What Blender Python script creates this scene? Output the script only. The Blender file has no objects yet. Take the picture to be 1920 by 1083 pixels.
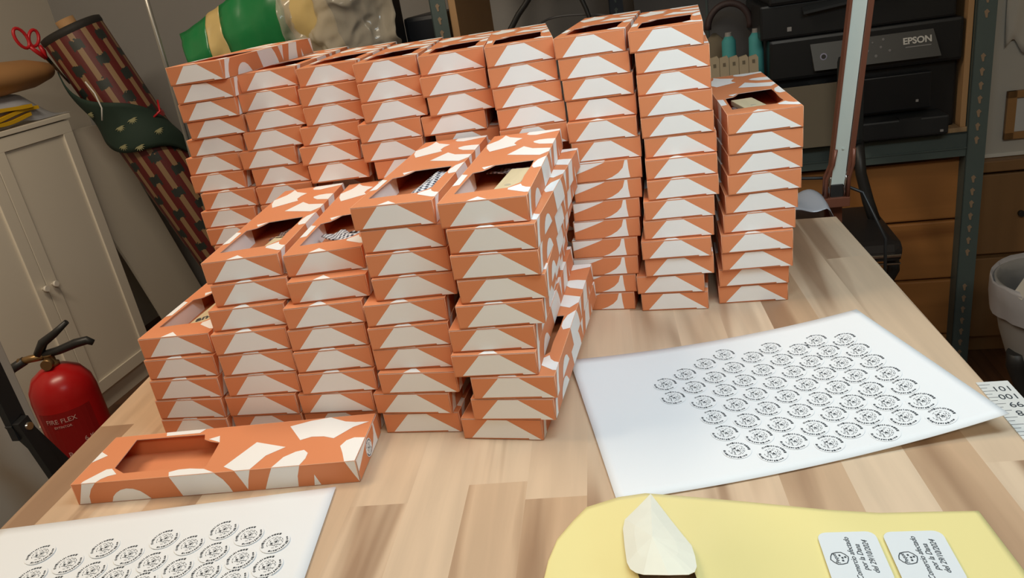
import bpy, bmesh, math, random
from mathutils import Vector, Matrix
R=math.radians
C=bpy.context.scene.collection
sc=bpy.context.scene
TZ=0.85                                  # height of the table top

# ------------------------------------------------------------------ camera
cam_d=bpy.data.cameras.new('camera'); cam=bpy.data.objects.new('camera',cam_d); C.objects.link(cam)
cam_d.sensor_width=36; cam_d.lens=36*1426.2/1920; cam_d.clip_start=.02; cam_d.clip_end=50
r_=Vector((0.98677926,-0.06105408,-0.15013023)); u_=Vector((0.16207001,0.37173383,0.91408275)); f_=Vector((0,0.92632951,-0.37671427))
M=Matrix((r_,u_,-f_)).transposed().to_4x4(); M.translation=Vector((0,0,TZ+0.38085)); cam.matrix_world=M
sc.camera=cam
sc.view_settings.view_transform='Standard'; sc.view_settings.look='None'; sc.view_settings.gamma=1
sc.view_settings.use_curve_mapping=False; sc.view_settings.exposure=0.0
# ------------------------------------------------------------------ light
w=bpy.data.worlds.new('world'); sc.world=w; w.use_nodes=True
w.node_tree.nodes['Background'].inputs[0].default_value=(1.0,.86,.70,1); w.node_tree.nodes['Background'].inputs[1].default_value=.11
def area(name,loc,target,sx,sy,power,col):
    l=bpy.data.lights.new(name,'AREA'); l.shape='RECTANGLE'; l.size=sx; l.size_y=sy; l.energy=power; l.color=col
    o=bpy.data.objects.new(name,l); C.objects.link(o); o.location=loc
    o.rotation_euler=(Vector(target)-Vector(loc)).to_track_quat('-Z','Y').to_euler(); return o
area('work_light',(.25,.44,TZ+.70),(.20,.62,TZ),.60,.12,3.45,(.76,.97,1.10))
area('warm_fill_left',(-1.0,1.05,2.5),(-1.3,1.5,0),1.2,.3,25,(1.0,.84,.64))  # unseen warm fill, placed to brighten the cabinet side of the room
area('front_fill',(.25,-1.0,2.35),(.05,.8,TZ),.9,.3,10,(1.0,.91,.74))  # unseen fill added behind the camera to lift the box fronts

# ------------------------------------------------------------------ materials
def sl(r,g,b):
    f=lambda c:((c/255)/12.92 if c/255<=.04045 else ((c/255+.055)/1.055)**2.4)
    return (f(r),f(g),f(b),1)
def newmat(name):
    m=bpy.data.materials.new(name); m.use_nodes=True; return m,m.node_tree,m.node_tree.nodes['Principled BSDF']
def mat(name,col,rough=.6,var=.06,scale=8,metal=0,bump=0,alpha=1,trans=0,spec=.5,bscale=None):
    """plain surface with a little procedural variation in tone and relief"""
    m,t,b=newmat(name); N=t.nodes; Lk=t.links
    b.inputs['Roughness'].default_value=rough; b.inputs['Metallic'].default_value=metal
    b.inputs['Specular IOR Level'].default_value=spec
    tc=N.new('ShaderNodeTexCoord'); no=N.new('ShaderNodeTexNoise'); no.inputs['Scale'].default_value=scale; no.inputs['Detail'].default_value=4
    Lk.new(tc.outputs['Object'],no.inputs['Vector'])
    mx=N.new('ShaderNodeMix'); mx.data_type='RGBA'
    mx.inputs[6].default_value=tuple(c*(1-var) for c in col[:3])+(1,); mx.inputs[7].default_value=tuple(min(1,c*(1+var)) for c in col[:3])+(1,)
    Lk.new(no.outputs['Fac'],mx.inputs[0]); Lk.new(mx.outputs[2],b.inputs['Base Color'])
    if bump:
        n2=N.new('ShaderNodeTexNoise'); n2.inputs['Scale'].default_value=bscale or scale*6; n2.inputs['Detail'].default_value=3
        Lk.new(tc.outputs['Object'],n2.inputs['Vector'])
        bp=N.new('ShaderNodeBump'); bp.inputs['Strength'].default_value=bump; bp.inputs['Distance'].default_value=.002
        Lk.new(n2.outputs['Fac'],bp.inputs['Height']); Lk.new(bp.outputs['Normal'],b.inputs['Normal'])
    if trans: b.inputs['Transmission Weight'].default_value=trans
    if alpha<1: b.inputs['Alpha'].default_value=alpha
    return m
def math_(t,op,a,b=None,c=None):
    n=t.nodes.new('ShaderNodeMath'); n.operation=op
    for i,v in enumerate((a,b,c)):
        if v is None: continue
        if isinstance(v,(int,float)): n.inputs[i].default_value=v
        else: t.links.new(v,n.inputs[i])
    return n.outputs[0]
def wood(name,c1,c2,c3,stave=None,length=.45,axis='Y',grain=1.0,rough=.5,gs=60):
    """glued staves (or one board) with stretched grain; staves run along axis"""
    m,t,b=newmat(name); N=t.nodes; Lk=t.links
    tc=N.new('ShaderNodeTexCoord'); sp=N.new('ShaderNodeSeparateXYZ'); Lk.new(tc.outputs['Object'],sp.inputs[0])
    X,Y,Z=sp.outputs; a,bb=(X,Y) if axis=='Y' else ((Z,X) if axis=='X' else (X,Z))
    if stave:
        row=math_(t,'FLOOR',math_(t,'DIVIDE',a,stave))
        w1=N.new('ShaderNodeTexWhiteNoise'); w1.noise_dimensions='1D'; Lk.new(row,w1.inputs['W'])
        col=math_(t,'FLOOR',math_(t,'ADD',math_(t,'DIVIDE',bb,length),math_(t,'MULTIPLY',w1.outputs['Value'],7.3)))
        cid=math_(t,'ADD',math_(t,'MULTIPLY',row,13.17),math_(t,'MULTIPLY',col,3.71))
        w2=N.new('ShaderNodeTexWhiteNoise'); w2.noise_dimensions='1D'; Lk.new(cid,w2.inputs['W']); rnd=w2.outputs['Value']
    else:
        v=N.new('ShaderNodeValue'); v.outputs[0].default_value=.5; rnd=v.outputs[0]
    cb=N.new('ShaderNodeCombineXYZ')
    Lk.new(math_(t,'ADD',a,math_(t,'MULTIPLY',rnd,3.0)),cb.inputs[0]); Lk.new(math_(t,'MULTIPLY',bb,.07),cb.inputs[1])
    Lk.new(math_(t,'MULTIPLY',rnd,9.0),cb.inputs[2])
    no=N.new('ShaderNodeTexNoise'); no.inputs['Scale'].default_value=gs; no.inputs['Detail'].default_value=6; no.inputs['Distortion'].default_value=.4
    Lk.new(cb.outputs[0],no.inputs['Vector'])
    no2=N.new('ShaderNodeTexNoise'); no2.inputs['Scale'].default_value=gs*.22; no2.inputs['Detail'].default_value=3; no2.inputs['Distortion'].default_value=1.2
    Lk.new(cb.outputs[0],no2.inputs['Vector'])
    m1=N.new('ShaderNodeMix'); m1.data_type='RGBA'; m1.inputs[6].default_value=c1; m1.inputs[7].default_value=c2
    Lk.new(rnd,m1.inputs[0])
    m2=N.new('ShaderNodeMix'); m2.data_type='RGBA'; m2.inputs[7].default_value=c3; Lk.new(m1.outputs[2],m2.inputs[6])
    f1=N.new('ShaderNodeMapRange'); f1.inputs[1].default_value=.53; f1.inputs[2].default_value=.66; f1.inputs[3].default_value=0; f1.inputs[4].default_value=.75*grain
    Lk.new(no2.outputs['Fac'],f1.inputs[0]); Lk.new(f1.outputs[0],m2.inputs[0])
    m3=N.new('ShaderNodeMix'); m3.data_type='RGBA'; m3.blend_type='MULTIPLY'; m3.inputs[0].default_value=.5*grain
    Lk.new(m2.outputs[2],m3.inputs[6])
    rp=N.new('ShaderNodeMapRange'); rp.inputs[1].default_value=.3; rp.inputs[2].default_value=.7; rp.inputs[3].default_value=.78; rp.inputs[4].default_value=1.12
    Lk.new(no.outputs['Fac'],rp.inputs[0]); Lk.new(rp.outputs[0],m3.inputs[7]); Lk.new(m3.outputs[2],b.inputs['Base Color'])
    b.inputs['Roughness'].default_value=rough
    bp=N.new('ShaderNodeBump'); bp.inputs['Strength'].default_value=.12; bp.inputs['Distance'].default_value=.001
    Lk.new(no.outputs['Fac'],bp.inputs['Height']); Lk.new(bp.outputs['Normal'],b.inputs['Normal'])
    return m
def gingham(name,dark,light,freq):
    m,t,b=newmat(name); tc=t.nodes.new('ShaderNodeTexCoord'); sp=t.nodes.new('ShaderNodeSeparateXYZ'); t.links.new(tc.outputs['Object'],sp.inputs[0])
    gx=math_(t,'GREATER_THAN',math_(t,'FRACT',math_(t,'MULTIPLY',sp.outputs[0],freq)),.5)
    gy=math_(t,'GREATER_THAN',math_(t,'FRACT',math_(t,'MULTIPLY',sp.outputs[1],freq)),.5)
    f=math_(t,'MULTIPLY',math_(t,'ADD',gx,gy),.5)
    mx=t.nodes.new('ShaderNodeMix'); mx.data_type='RGBA'; mx.inputs[6].default_value=light; mx.inputs[7].default_value=dark
    t.links.new(f,mx.inputs[0]); t.links.new(mx.outputs[2],b.inputs['Base Color']); b.inputs['Roughness'].default_value=.8
    return m
def wrap_paper(name):
    """vertical dark-red and tan stripes broken by staggered dark green dashes"""
    m,t,b=newmat(name); tc=t.nodes.new('ShaderNodeTexCoord'); sp=t.nodes.new('ShaderNodeSeparateXYZ'); t.links.new(tc.outputs['Object'],sp.inputs[0])
    ang=math_(t,'ARCTAN2',sp.outputs[1],sp.outputs[0])
    s=math_(t,'MULTIPLY',ang,14/(2*math.pi))
    red=math_(t,'GREATER_THAN',math_(t,'FRACT',s),.40)
    cell=math_(t,'ADD',s,.30); row=math_(t,'FLOOR',cell)
    st=math_(t,'FRACT',math_(t,'ADD',math_(t,'MULTIPLY',sp.outputs[2],7.0),math_(t,'MULTIPLY',row,.5)))
    no=t.nodes.new('ShaderNodeTexNoise'); no.inputs['Scale'].default_value=90; t.links.new(tc.outputs['Object'],no.inputs['Vector'])
    st2=math_(t,'ADD',st,math_(t,'MULTIPLY',math_(t,'SUBTRACT',no.outputs['Fac'],.5),.22))
    d1=math_(t,'LESS_THAN',math_(t,'ABSOLUTE',math_(t,'SUBTRACT',st2,.5)),.115)
    d2=math_(t,'LESS_THAN',math_(t,'ABSOLUTE',math_(t,'SUBTRACT',math_(t,'ADD',math_(t,'FRACT',cell),math_(t,'MULTIPLY',math_(t,'SUBTRACT',no.outputs['Fac'],.5),.1)),.5)),.42)
    dash=math_(t,'MULTIPLY',d1,d2)
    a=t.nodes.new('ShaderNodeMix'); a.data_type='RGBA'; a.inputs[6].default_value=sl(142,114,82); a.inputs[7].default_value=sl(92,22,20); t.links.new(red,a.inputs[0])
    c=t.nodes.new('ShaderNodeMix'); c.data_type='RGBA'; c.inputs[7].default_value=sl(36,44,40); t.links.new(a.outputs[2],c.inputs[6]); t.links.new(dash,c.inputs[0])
    t.links.new(c.outputs[2],b.inputs['Base Color']); b.inputs['Roughness'].default_value=.55
    return m
def speckle(name,base,spot,scale,thr):
    m,t,b=newmat(name); tc=t.nodes.new('ShaderNodeTexCoord'); v=t.nodes.new('ShaderNodeTexVoronoi'); v.inputs['Scale'].default_value=scale
    t.links.new(tc.outputs['Object'],v.inputs['Vector'])
    f=math_(t,'LESS_THAN',v.outputs['Distance'],thr)
    mx=t.nodes.new('ShaderNodeMix'); mx.data_type='RGBA'; mx.inputs[6].default_value=base; mx.inputs[7].default_value=spot
    t.links.new(f,mx.inputs[0]); t.links.new(mx.outputs[2],b.inputs['Base Color']); b.inputs['Roughness'].default_value=.7; return m

ORANGE=mat('orange_card',sl(222,139,93),.55,.03,6,spec=.35); ORANGE_E=mat('orange_fold_edge',sl(240,176,136),.7,.05,20)
WHITE=mat('white_card',sl(243,240,236),.6,.015,6,spec=.35); BACKC=mat('raw_card_edge',sl(205,180,165),.8,.04,20)
PAPER=mat('white_paper',sl(238,240,242),.55,.01,4); INK=mat('black_ink',sl(56,62,68),.7,.1,60)
YELLOW=mat('yellow_liner',sl(240,226,158),.32,.02,5,bump=.05,bscale=30); LABELW=mat('label_white',sl(226,231,234),.4,.02,9)
TABLE=wood('beech_table',sl(226,201,172),sl(198,164,131),sl(142,106,78),stave=.049,length=.42,axis='Y',rough=.42)
TABLE_E=wood('beech_table_edge',sl(200,160,115),sl(180,140,98),sl(150,108,74),axis='Y')
PINE=wood('pine_drawer',sl(176,122,66),sl(170,112,60),sl(128,78,38),axis='X',grain=1.0,gs=30)
PINE2=wood('pine_panel',sl(150,112,72),sl(140,104,66),sl(110,76,46),axis='Z',grain=1.0,gs=24)
PLY=wood('plywood',sl(190,158,118),sl(180,150,112),sl(150,120,86),axis='Y')
FLOOR=wood('dark_floor_boards',sl(120,86,62),sl(98,68,48),sl(70,48,34),stave=.12,length=.9,axis='Y')
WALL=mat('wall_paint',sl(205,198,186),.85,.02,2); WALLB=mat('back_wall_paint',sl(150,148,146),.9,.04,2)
CEIL=mat('ceiling_paint',sl(225,222,215),.9,.02,2)
CAB=mat('cabinet_white',sl(232,224,208),.45,.01,3); BASE=mat('baseboard_paint',sl(225,216,200),.5,.01,3)
RED=mat('extinguisher_red',sl(180,22,24),.28,.05,6); REDTXT=mat('extinguisher_print',sl(215,170,165),.5,.1,20)
BLK=mat('black_plastic',sl(38,38,38),.45,.1,10); BLK2=mat('printer_black',sl(27,29,31),.38,.08,8); BLKG=mat('printer_panel_grey',sl(66,66,64),.4,.05,8)
NAVY=mat('navy_steel',sl(34,44,58),.5,.1,6); STEEL=mat('rack_green_grey_steel',sl(82,96,94),.5,.07,10); HOLE=mat('slot_tan_metal',sl(150,128,104),.6,.1,30)  # the slot shapes on the uprights get a plain tan
BRASS=mat('brass',sl(150,120,80),.35,.1,20,metal=.7); CHROME=mat('chrome',sl(200,198,195),.18,.02,20,metal=1)
GREY=mat('grey_plastic',sl(150,148,145),.5,.04,6); MID=mat('button_grey',sl(150,150,152),.5,.05,20)
BRN=mat('brown_metal',sl(128,80,62),.35,.08,14,metal=.2); LAMPW=mat('lamp_diffuser',sl(214,224,216),.45,.01,10)
TEAL=mat('teal_thread',sl(72,158,160),.7,.06,80); TAN=mat('tan_kraft',sl(176,138,96),.7,.06,10); BEIGE=mat('beige_card',sl(186,172,146),.75,.06,8)
DGREEN=mat('dark_green_fabric',sl(36,56,46),.8,.15,8,bump=.4,bscale=14); SNOW=mat('cream_motif',sl(160,158,118),.8,.1,30)
REDP=mat('red_plastic',sl(196,36,44),.35,.05,20); YEL=mat('yellow_strap',sl(225,178,30),.45,.1,12)
GREENB=mat('green_bag_foil',sl(20,110,58),.28,.15,7,bump=.5,bscale=10); GOLDB=mat('gold_bag_foil',sl(190,166,110),.28,.2,9,bump=.5,bscale=10)
CLEAR=mat('clear_film',sl(205,198,182),.12,.2,9,bump=1.0,bscale=14,alpha=.34,spec=1.0); FILM=mat('grey_film',sl(185,190,200),.25,.1,9,bump=.6,bscale=18,alpha=.8,spec=.8)
KHAKI=mat('khaki_fabric',sl(120,110,92),.85,.15,9,bump=.4,bscale=20); BLUE=mat('blue_print',sl(60,130,160),.5,.1,20)
GING=gingham('gingham_cotton',sl(28,28,58),sl(235,235,240),210); DARKC=gingham('brown_check_cotton',sl(40,22,26),sl(150,126,120),230)
LIGHTW=wood('light_ply',sl(226,208,170),sl(216,196,158),sl(190,164,124),axis='Y',gs=80); DRED=mat('maroon_plastic',sl(90,20,26),.3,.1,10)
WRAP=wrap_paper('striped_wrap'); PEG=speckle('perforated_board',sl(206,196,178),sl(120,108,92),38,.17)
TAPE=mat('tape_white',sl(222,222,218),.4,.03,10); GAUZE=mat('bin_bag_film',sl(170,168,170),.4,.12,12,bump=.7,bscale=18)

# ------------------------------------------------------------------ mesh helpers
class MB:
    def __init__(s): s.bm=bmesh.new(); s.m=0
    def _f(s,vs,m=None,smooth=False):
        try: f=s.bm.faces.new(vs)
        except ValueError: return None
        f.material_index=s.m if m is None else m; f.smooth=smooth; return f
    def poly(s,pts,m=None): return s._f([s.bm.verts.new(p) for p in pts],m)
    def box(s,x0,y0,z0,x1,y1,z1,m=None,bev=0,rot=None,piv=None):
        v=[s.bm.verts.new((x,y,z)) for z in (z0,z1) for y in (y0,y1) for x in (x0,x1)]
        fs=[s._f([v[i] for i in q],m) for q in ((0,2,3,1),(4,5,7,6),(0,1,5,4),(2,6,7,3),(0,4,6,2),(1,3,7,5))]
        geo=v
        if bev:
            es=list({e for f in fs for e in f.edges})
            r=bmesh.ops.bevel(s.bm,geom=es,offset=bev,segments=2,affect='EDGES',profile=.6,clamp_overlap=True)
            geo=list({x for f in r['faces'] for x in f.verts}|{x for x in v if x.is_valid})
            mi=s.m if m is None else m
            for f in r['faces']: f.material_index=mi
            geo=list(set(geo)|{x for g in geo for e in g.link_edges for x in e.verts})
        if rot is not None:
            bmesh.ops.rotate(s.bm,verts=geo,cent=piv or ((x0+x1)/2,(y0+y1)/2,(z0+z1)/2),matrix=rot)
        return geo
    def ring(s,c,ax,rad,n,ref=None):
        ax=Vector(ax).normalized(); ref=Vector(ref) if ref else (Vector((0,0,1)) if abs(ax.z)<.9 else Vector((1,0,0)))
        a=ax.cross(ref).normalized(); b=ax.cross(a)
        return [s.bm.verts.new(Vector(c)+(a*math.cos(2*math.pi*i/n)+b*math.sin(2*math.pi*i/n))*rad) for i in range(n)]
    def tube(s,pts,rad,n=10,m=None,cap=True,smooth=True):
        pts=[Vector(p) for p in pts]; rr=rad if isinstance(rad,(list,tuple)) else [rad]*len(pts)
        prev=None; ref=None; first=None
        for i,p in enumerate(pts):
            ax=(pts[min(i+1,len(pts)-1)]-pts[max(i-1,0)]).normalized()
            if ref is None:
                ref=Vector((0,0,1)) if abs(ax.z)<.9 else Vector((1,0,0))
            a=ax.cross(ref).normalized(); ref=a.cross(ax).normalized(); b=ax.cross(a)
            rg=[s.bm.verts.new(p+(a*math.cos(2*math.pi*k/n)+b*math.sin(2*math.pi*k/n))*rr[i]) for k in range(n)]
            if prev:
                for k in range(n): s._f([prev[k],prev[(k+1)%n],rg[(k+1)%n],rg[k]],m,smooth)
            else: first=rg
            prev=rg
        if cap: s._f(first[::-1],m); s._f(prev,m)
    def lathe(s,prof,n=32,m=None,c=(0,0,0),smooth=True,sx=1,sy=1,cap=True):
        prev=None; first=None
        for r,z in prof:
            rg=[s.bm.verts.new((c[0]+r*sx*math.cos(2*math.pi*k/n),c[1]+r*sy*math.sin(2*math.pi*k/n),c[2]+z)) for k in range(n)]
            if prev:
                for k in range(n): s._f([prev[k],prev[(k+1)%n],rg[(k+1)%n],rg[k]],m,smooth)
            else: first=rg
            prev=rg
        if cap: s._f(first[::-1],m); s._f(prev,m)
    def prism(s,pts,off,m=None,ms=None):
        """pts: 3D polygon, extruded by off"""
        off=Vector(off); a=[s.bm.verts.new(p) for p in pts]; b=[s.bm.verts.new(Vector(p)+off) for p in pts]; n=len(pts)
        s._f(a[::-1],m); s._f(b,m)
        for i in range(n): s._f([a[i],a[(i+1)%n],b[(i+1)%n],b[i]],m if ms is None else ms)
    def grid(s,fn,nu,nv,m=None,thick=None,smooth=True):
        """surface fn(u,v) with real thickness"""
        def sheet(o):
            return [[s.bm.verts.new(Vector(fn(i/nu,j/nv))+Vector((0,0,o))) for j in range(nv+1)] for i in range(nu+1)]
        A=sheet(0)
        for i in range(nu):
            for j in range(nv): s._f([A[i][j],A[i+1][j],A[i+1][j+1],A[i][j+1]],m,smooth)
        if thick:
            B=sheet(-thick)
            for i in range(nu):
                for j in range(nv): s._f([B[i][j],B[i][j+1],B[i+1][j+1],B[i+1][j]],m,smooth)
            bd=[(i,0) for i in range(nu)]+[(nu,j) for j in range(nv)]+[(i,nv) for i in range(nu,0,-1)]+[(0,j) for j in range(nv,0,-1)]
            for k in range(len(bd)):
                (i,j),(i2,j2)=bd[k],bd[(k+1)%len(bd)]
                s._f([A[i][j],A[i2][j2],B[i2][j2],B[i][j]],m)
        return A
    def mesh(s,name,mats):
        me=bpy.data.meshes.new(name); bmesh.ops.recalc_face_normals(s.bm,faces=s.bm.faces[:]); s.bm.to_mesh(me); s.bm.free()
        for m in (mats if isinstance(mats,(list,tuple)) else [mats]): me.materials.append(m)
        return me
    def build(s,name,mats,parent=None,loc=None,rot=None,label=None):
        o=bpy.data.objects.new(name,s.mesh(name,mats)); C.objects.link(o)
        if parent: o.parent=parent
        if loc is not None: o.location=loc
        if rot is not None: o.rotation_euler=rot
        if label: o['label']=label
        return o
def tag(o,label,cat,group=None):
    o['label']=label; o['category']=cat
    if group: o['group']=group
    return o
def thing(name,label,cat,loc=(0,0,0),rz=0,group=None):
    o=bpy.data.objects.new(name,None); C.objects.link(o); o.empty_display_size=.05
    o.location=loc; o.rotation_euler=(0,0,rz); return tag(o,label,cat,group)
def struct(o): o['kind']='structure'; return o
YAW=R(-14); ca,sa=math.cos(YAW),math.sin(YAW)
def P(a,b,z=0): return (a*ca-b*sa, a*sa+b*ca, z)          # room axes -> world
def text_mesh(body,size,extr=.0002,shear=0,fat=0):
    cu=bpy.data.curves.new('t','FONT'); cu.body=body; cu.size=size; cu.extrude=extr; cu.offset=fat; cu.shear=shear; cu.align_x='CENTER'; cu.align_y='CENTER'
    o=bpy.data.objects.new('t',cu); me=bpy.data.meshes.new_from_object(o); bpy.data.objects.remove(o); bpy.data.curves.remove(cu)
    return me
def add_text(name,body,size,material,parent,matrix,extr=.0002,shear=0,fat=0):
    me=text_mesh(body,size,extr,shear,fat); me.materials.clear(); me.materials.append(material)
    o=bpy.data.objects.new(name,me); C.objects.link(o); o.parent=parent; o.matrix_local=matrix; return o
def join_text(mb,body,size,matrix,m,extr=.0002,shear=0):
    me=text_mesh(body,size,extr,shear); me.transform(matrix); n0=len(mb.bm.faces); mb.bm.from_mesh(me)
    mb.bm.faces.ensure_lookup_table()
    for f in mb.bm.faces[n0:]: f.material_index=m
    bpy.data.meshes.remove(me)

# ================================================================== the room
def room_slab(name,a0,b0,z0,a1,b1,z1,m):
    k=MB(); k.box(a0,b0,z0,a1,b1,z1); o=k.build(name,m); o.rotation_euler=(0,0,YAW); return struct(o)
room_slab('floor',-2.6,-1.5,-.1,2.4,3.0,0,FLOOR)
room_slab('ceiling',-2.6,-1.5,2.6,2.4,3.0,2.7,CEIL)
room_slab('wall_left',-2.6,-1.5,0,-2.46,3.0,2.6,WALL)
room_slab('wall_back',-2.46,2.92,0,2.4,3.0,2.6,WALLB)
room_slab('wall_right',2.25,-1.5,0,2.4,2.92,2.6,WALL)
room_slab('wall_front',-2.46,-1.5,0,2.25,-1.38,2.6,WALL)
room_slab('baseboard_back',-2.46,2.905,0,2.25,2.92,.08,BASE)
# perforated board on the left wall
k=MB(); k.box(0,0,0,.008,1.5,.75,bev=.001)
o=k.build('perforated_board',PEG,loc=P(-2.46,.95,1.22),rot=(0,0,YAW)); tag(o,'pale perforated board on the wall above the white cabinet','pegboard')

# ================================================================== table
T=[(.4703,1.009),(.30,.055),(-.539,.055),(-.411,1.262)]      # plan of the top, right-back first
tb=thing('work_table','large beech butcher-block work table carrying the boxes and paper sheets','table',(0,.6,0),R(-9))
def tl(p,z): 
    c,s=math.cos(R(9)),math.sin(R(9)); x,y=p[0],p[1]-.6; return (x*c-y*s,x*s+y*c,z)
k=MB(); k.prism([tl(p,TZ-.03) for p in T],(0,0,.03)); o=k.build('tabletop',TABLE,tb)
bv=o.modifiers.new('bevel','BEVEL'); bv.width=.0015; bv.segments=2
k=MB()
for i in range(4):
    p,q=Vector(T[i]),Vector(T[(i+1)%4]); c=Vector((-.05,.6))
    p2,q2=c+(p-c)*.9,c+(q-c)*.9; d=(q2-p2).normalized(); n=Vector((-d.y,d.x))*.012
    k.prism([tl(p2+n,TZ-.11),tl(q2+n,TZ-.11),tl(q2-n,TZ-.11),tl(p2-n,TZ-.11)],(0,0,.08))
k.build('apron',TABLE_E,tb)
for p in T:
    c=Vector((-.05,.6)); q=c+(Vector(p)-c)*.89; k=MB(); x,y,z=tl(q,0)
    k.box(x-.03,y-.03,0,x+.03,y+.03,TZ-.03,bev=.003); k.build('leg',TABLE_E,tb)

# ================================================================== patterned cardboard boxes
W,L,H=.0746,.2535,.0219
TOPW=[[(.56,0),(.33,0),(.43,.04)],
 [(1,.038),(.959,.039),(.821,.07),(.74,.088),(.735,.108),(.86,.145),(.89,.118),(.94,.100),(1,.092)],
 [(0,.204),(0,.359),(.085,.345),(.085,.215)],
 [(.255,.402),(.20,.437),(.35,.455)],
 [(.128,.695),(.04,.765),(0,.835),(.13,.90),(.165,.94),(.18,.99),(.275,.94),(.493,.887),(.432,.847),(.415,.802),(.469,.765)],
 [(.90,.539),(.428,.603),(.593,.725),(.741,.67),(1,.642),(1,.588)],
 [(1,.717),(.805,.739),(.714,.773),(.69,.80),(.762,.82),(.874,.822),(1,.813)],
 [(1,.965),(.823,.945),(.674,.925),(.565,.938),(.515,.962),(.533,1),(1,1)],
 [(1,.357),(.914,.345),(.877,.375),(.875,.415),(.909,.47),(1,.516)]]
HOLE_P=[(.11,.10),(.115,.24),(.13,.37),(.25,.385),(.31,.415),(.36,.455),(.60,.463),(.86,.47),(.862,.38),(.845,.25),(.852,.17),(.72,.115),(.40,.108)]
SIDEW=[[(.04,1),(.09,1),(.066,.7),(.05,.35),(.045,0),(.004,0)],
 [(.125,0),(.135,.25),(.15,.42),(.17,.55),(.192,.6),(.215,.56),(.238,.42),(.255,.2),(.268,0)],
 [(.357,1),(.516,1),(.54,.65),(.553,.3),(.56,0),(.382,0)],
 [(.588,1),(.642,1),(.626,.5),(.615,.05),(.603,.5)],
 [(.717,1),(.813,1),(.797,.5),(.79,0),(.675,0),(.695,.5)],
 [(.845,0),(.854,.52),(.868,0)],
 [(.966,1),(.999,1),(.999,0),(.985,.4)]]
LEFTW=[[(.204,1),(.359,1),(.33,.5),(.32,0),(.23,0),(.215,.5)],[(.835,1),(.62,0),(.75,0),(.87,1)]]
def make_body(hole=True):
    k=MB(); t=.0006; x1,y1=W/2,L/2; e=.00018
    k.box(-x1,-y1,0,x1,y1,t); k.box(-x1,-y1,t,-x1+t,y1,H-t); k.box(x1-t,-y1,t,x1,y1,H-t)
    k.box(-x1+t,y1-t,t,x1-t,y1,H-t); k.box(-x1+t,-y1,t,x1-t,-y1+t,H-t)
    # lid with its window
    out=[(-x1,-y1),(x1,-y1),(x1,y1),(-x1,y1)]; hp=[((u-.5)*W,(v-.5)*L) for u,v in HOLE_P]
    for z in (H-t,H):
        vo=[k.bm.verts.new((x,y,z)) for x,y in out]; vh=[k.bm.verts.new((x,y,z)) for x,y in hp]
        es=[k.bm.edges.new((l[i],l[(i+1)%len(l)])) for l in (vo,vh) for i in range(len(l))]
        k.bm.faces.ensure_lookup_table()
        bmesh.ops.triangle_fill(k.bm,edges=es,use_beauty=True,use_dissolve=False)
        if z==H-t: lo,lh=vo,vh
        else:
            for i in range(4): k._f([lo[i],lo[(i+1)%4],vo[(i+1)%4],vo[i]])
            for i in range(len(hp)): k._f([lh[i],lh[(i+1)%len(hp)],vh[(i+1)%len(hp)],vh[i]],2)
    # printed white shapes
    for pl in TOPW: k.poly([((u-.5)*W,(v-.5)*L,H+e) for u,v in pl],1)
    for pl in SIDEW: k.poly([(x1+e,(u-.5)*L,.0004+v*(H-.0006)) for u,v in pl],1)
    for pl in LEFTW: k.poly([(-x1-e,(u-.5)*L,.0004+v*(H-.0006)) for u,v in pl],1)
    # pale worn folds
    rr=.0004
    for x in (-x1,x1):
        k.tube([(x,-y1,H-.0002),(x,y1,H-.0002)],rr*.75,5,3); 
        for y in (-y1,y1): k.tube([(x,y,.0004),(x,y,H-.0002)],rr*.75,5,3)
    for y in (-y1,y1): k.tube([(-x1,y,H-.0002),(x1,y,H-.0002)],rr*.75,5,3)
    return k.mesh('box_body',[ORANGE,WHITE,BACKC,ORANGE_E])
def make_front():
    k=MB(); x1=W/2; y0=-L/2-.0002; t=.0007
    pts=[(-x1+.0006,.0013),(x1*.66,.0020),(x1*.665,.0005),(x1-.0006,.0003),(x1-.0006,H-.0007),(-x1+.0006,H-.0007)]
    k.prism([(x,y0,z) for x,z in pts],(0,-t,0),0,2)
    q=[(-.40,.0016),(.16*2,.0021),(.325,.0008),(.475,.0008),(.08,H-.0009),(-.165,H-.0009)]
    k.poly([(x*W,y0-t-.00015,z) for x,z in q],1)
    return k.mesh('end_flap',[ORANGE,WHITE,BACKC])
def make_rear():
    k=MB(); x1=W/2; y0=L/2+.0002; t=.0007
    k.prism([(x,y0,z) for x,z in ((x1-.0006,.0012),(-x1+.0006,.0012),(-x1+.0006,H-.0007),(x1-.0006,H-.0007))],(0,t,0),0,2)
    A=[(0.01,.97),(.47,.97),(.40,.88),(.28,.74),(.15,.6),(.01,.46)]; B=[(.765,.97),(.805,.97),(.81,.5),(.825,.06),(.46,.06),(.56,.17),(.66,.36),(.73,.6)]
    for pl in (A,B): k.poly([((.5-u)*W,y0+t+.00015,v*H) for u,v in pl],1)
    return k.mesh('end_flap',[ORANGE,WHITE,BACKC])
ME_BODY,ME_F,ME_R=make_body(),make_front(),make_rear()
proto=None
def put_box(x,y,z,deg,hz,label,group,sx=1,sy=1,flip=False,tilt=0):
    """one cardboard box: an empty with body and two tucked end flaps"""
    global proto
    if proto is None:
        proto=thing('cardboard_box','','box')
        for nm,me in (('box_body',ME_BODY),('end_flap',ME_F),('end_flap',ME_R)):
            c=bpy.data.objects.new(nm,me); C.objects.link(c); c.parent=proto
        root=proto
    else:
        root=proto.copy(); C.objects.link(root)
        for ch in list(proto.children):
            c=ch.copy(); C.objects.link(c); c.parent=root
    root.location=(x,y,z); root.rotation_euler=(0,tilt,R(deg+(180 if flip else 0))); root.scale=(sx,sy,hz)
    root['label']=label; root['category']='box'
    if group: root['group']=group
    elif 'group' in root: del root['group']
    return root
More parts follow.
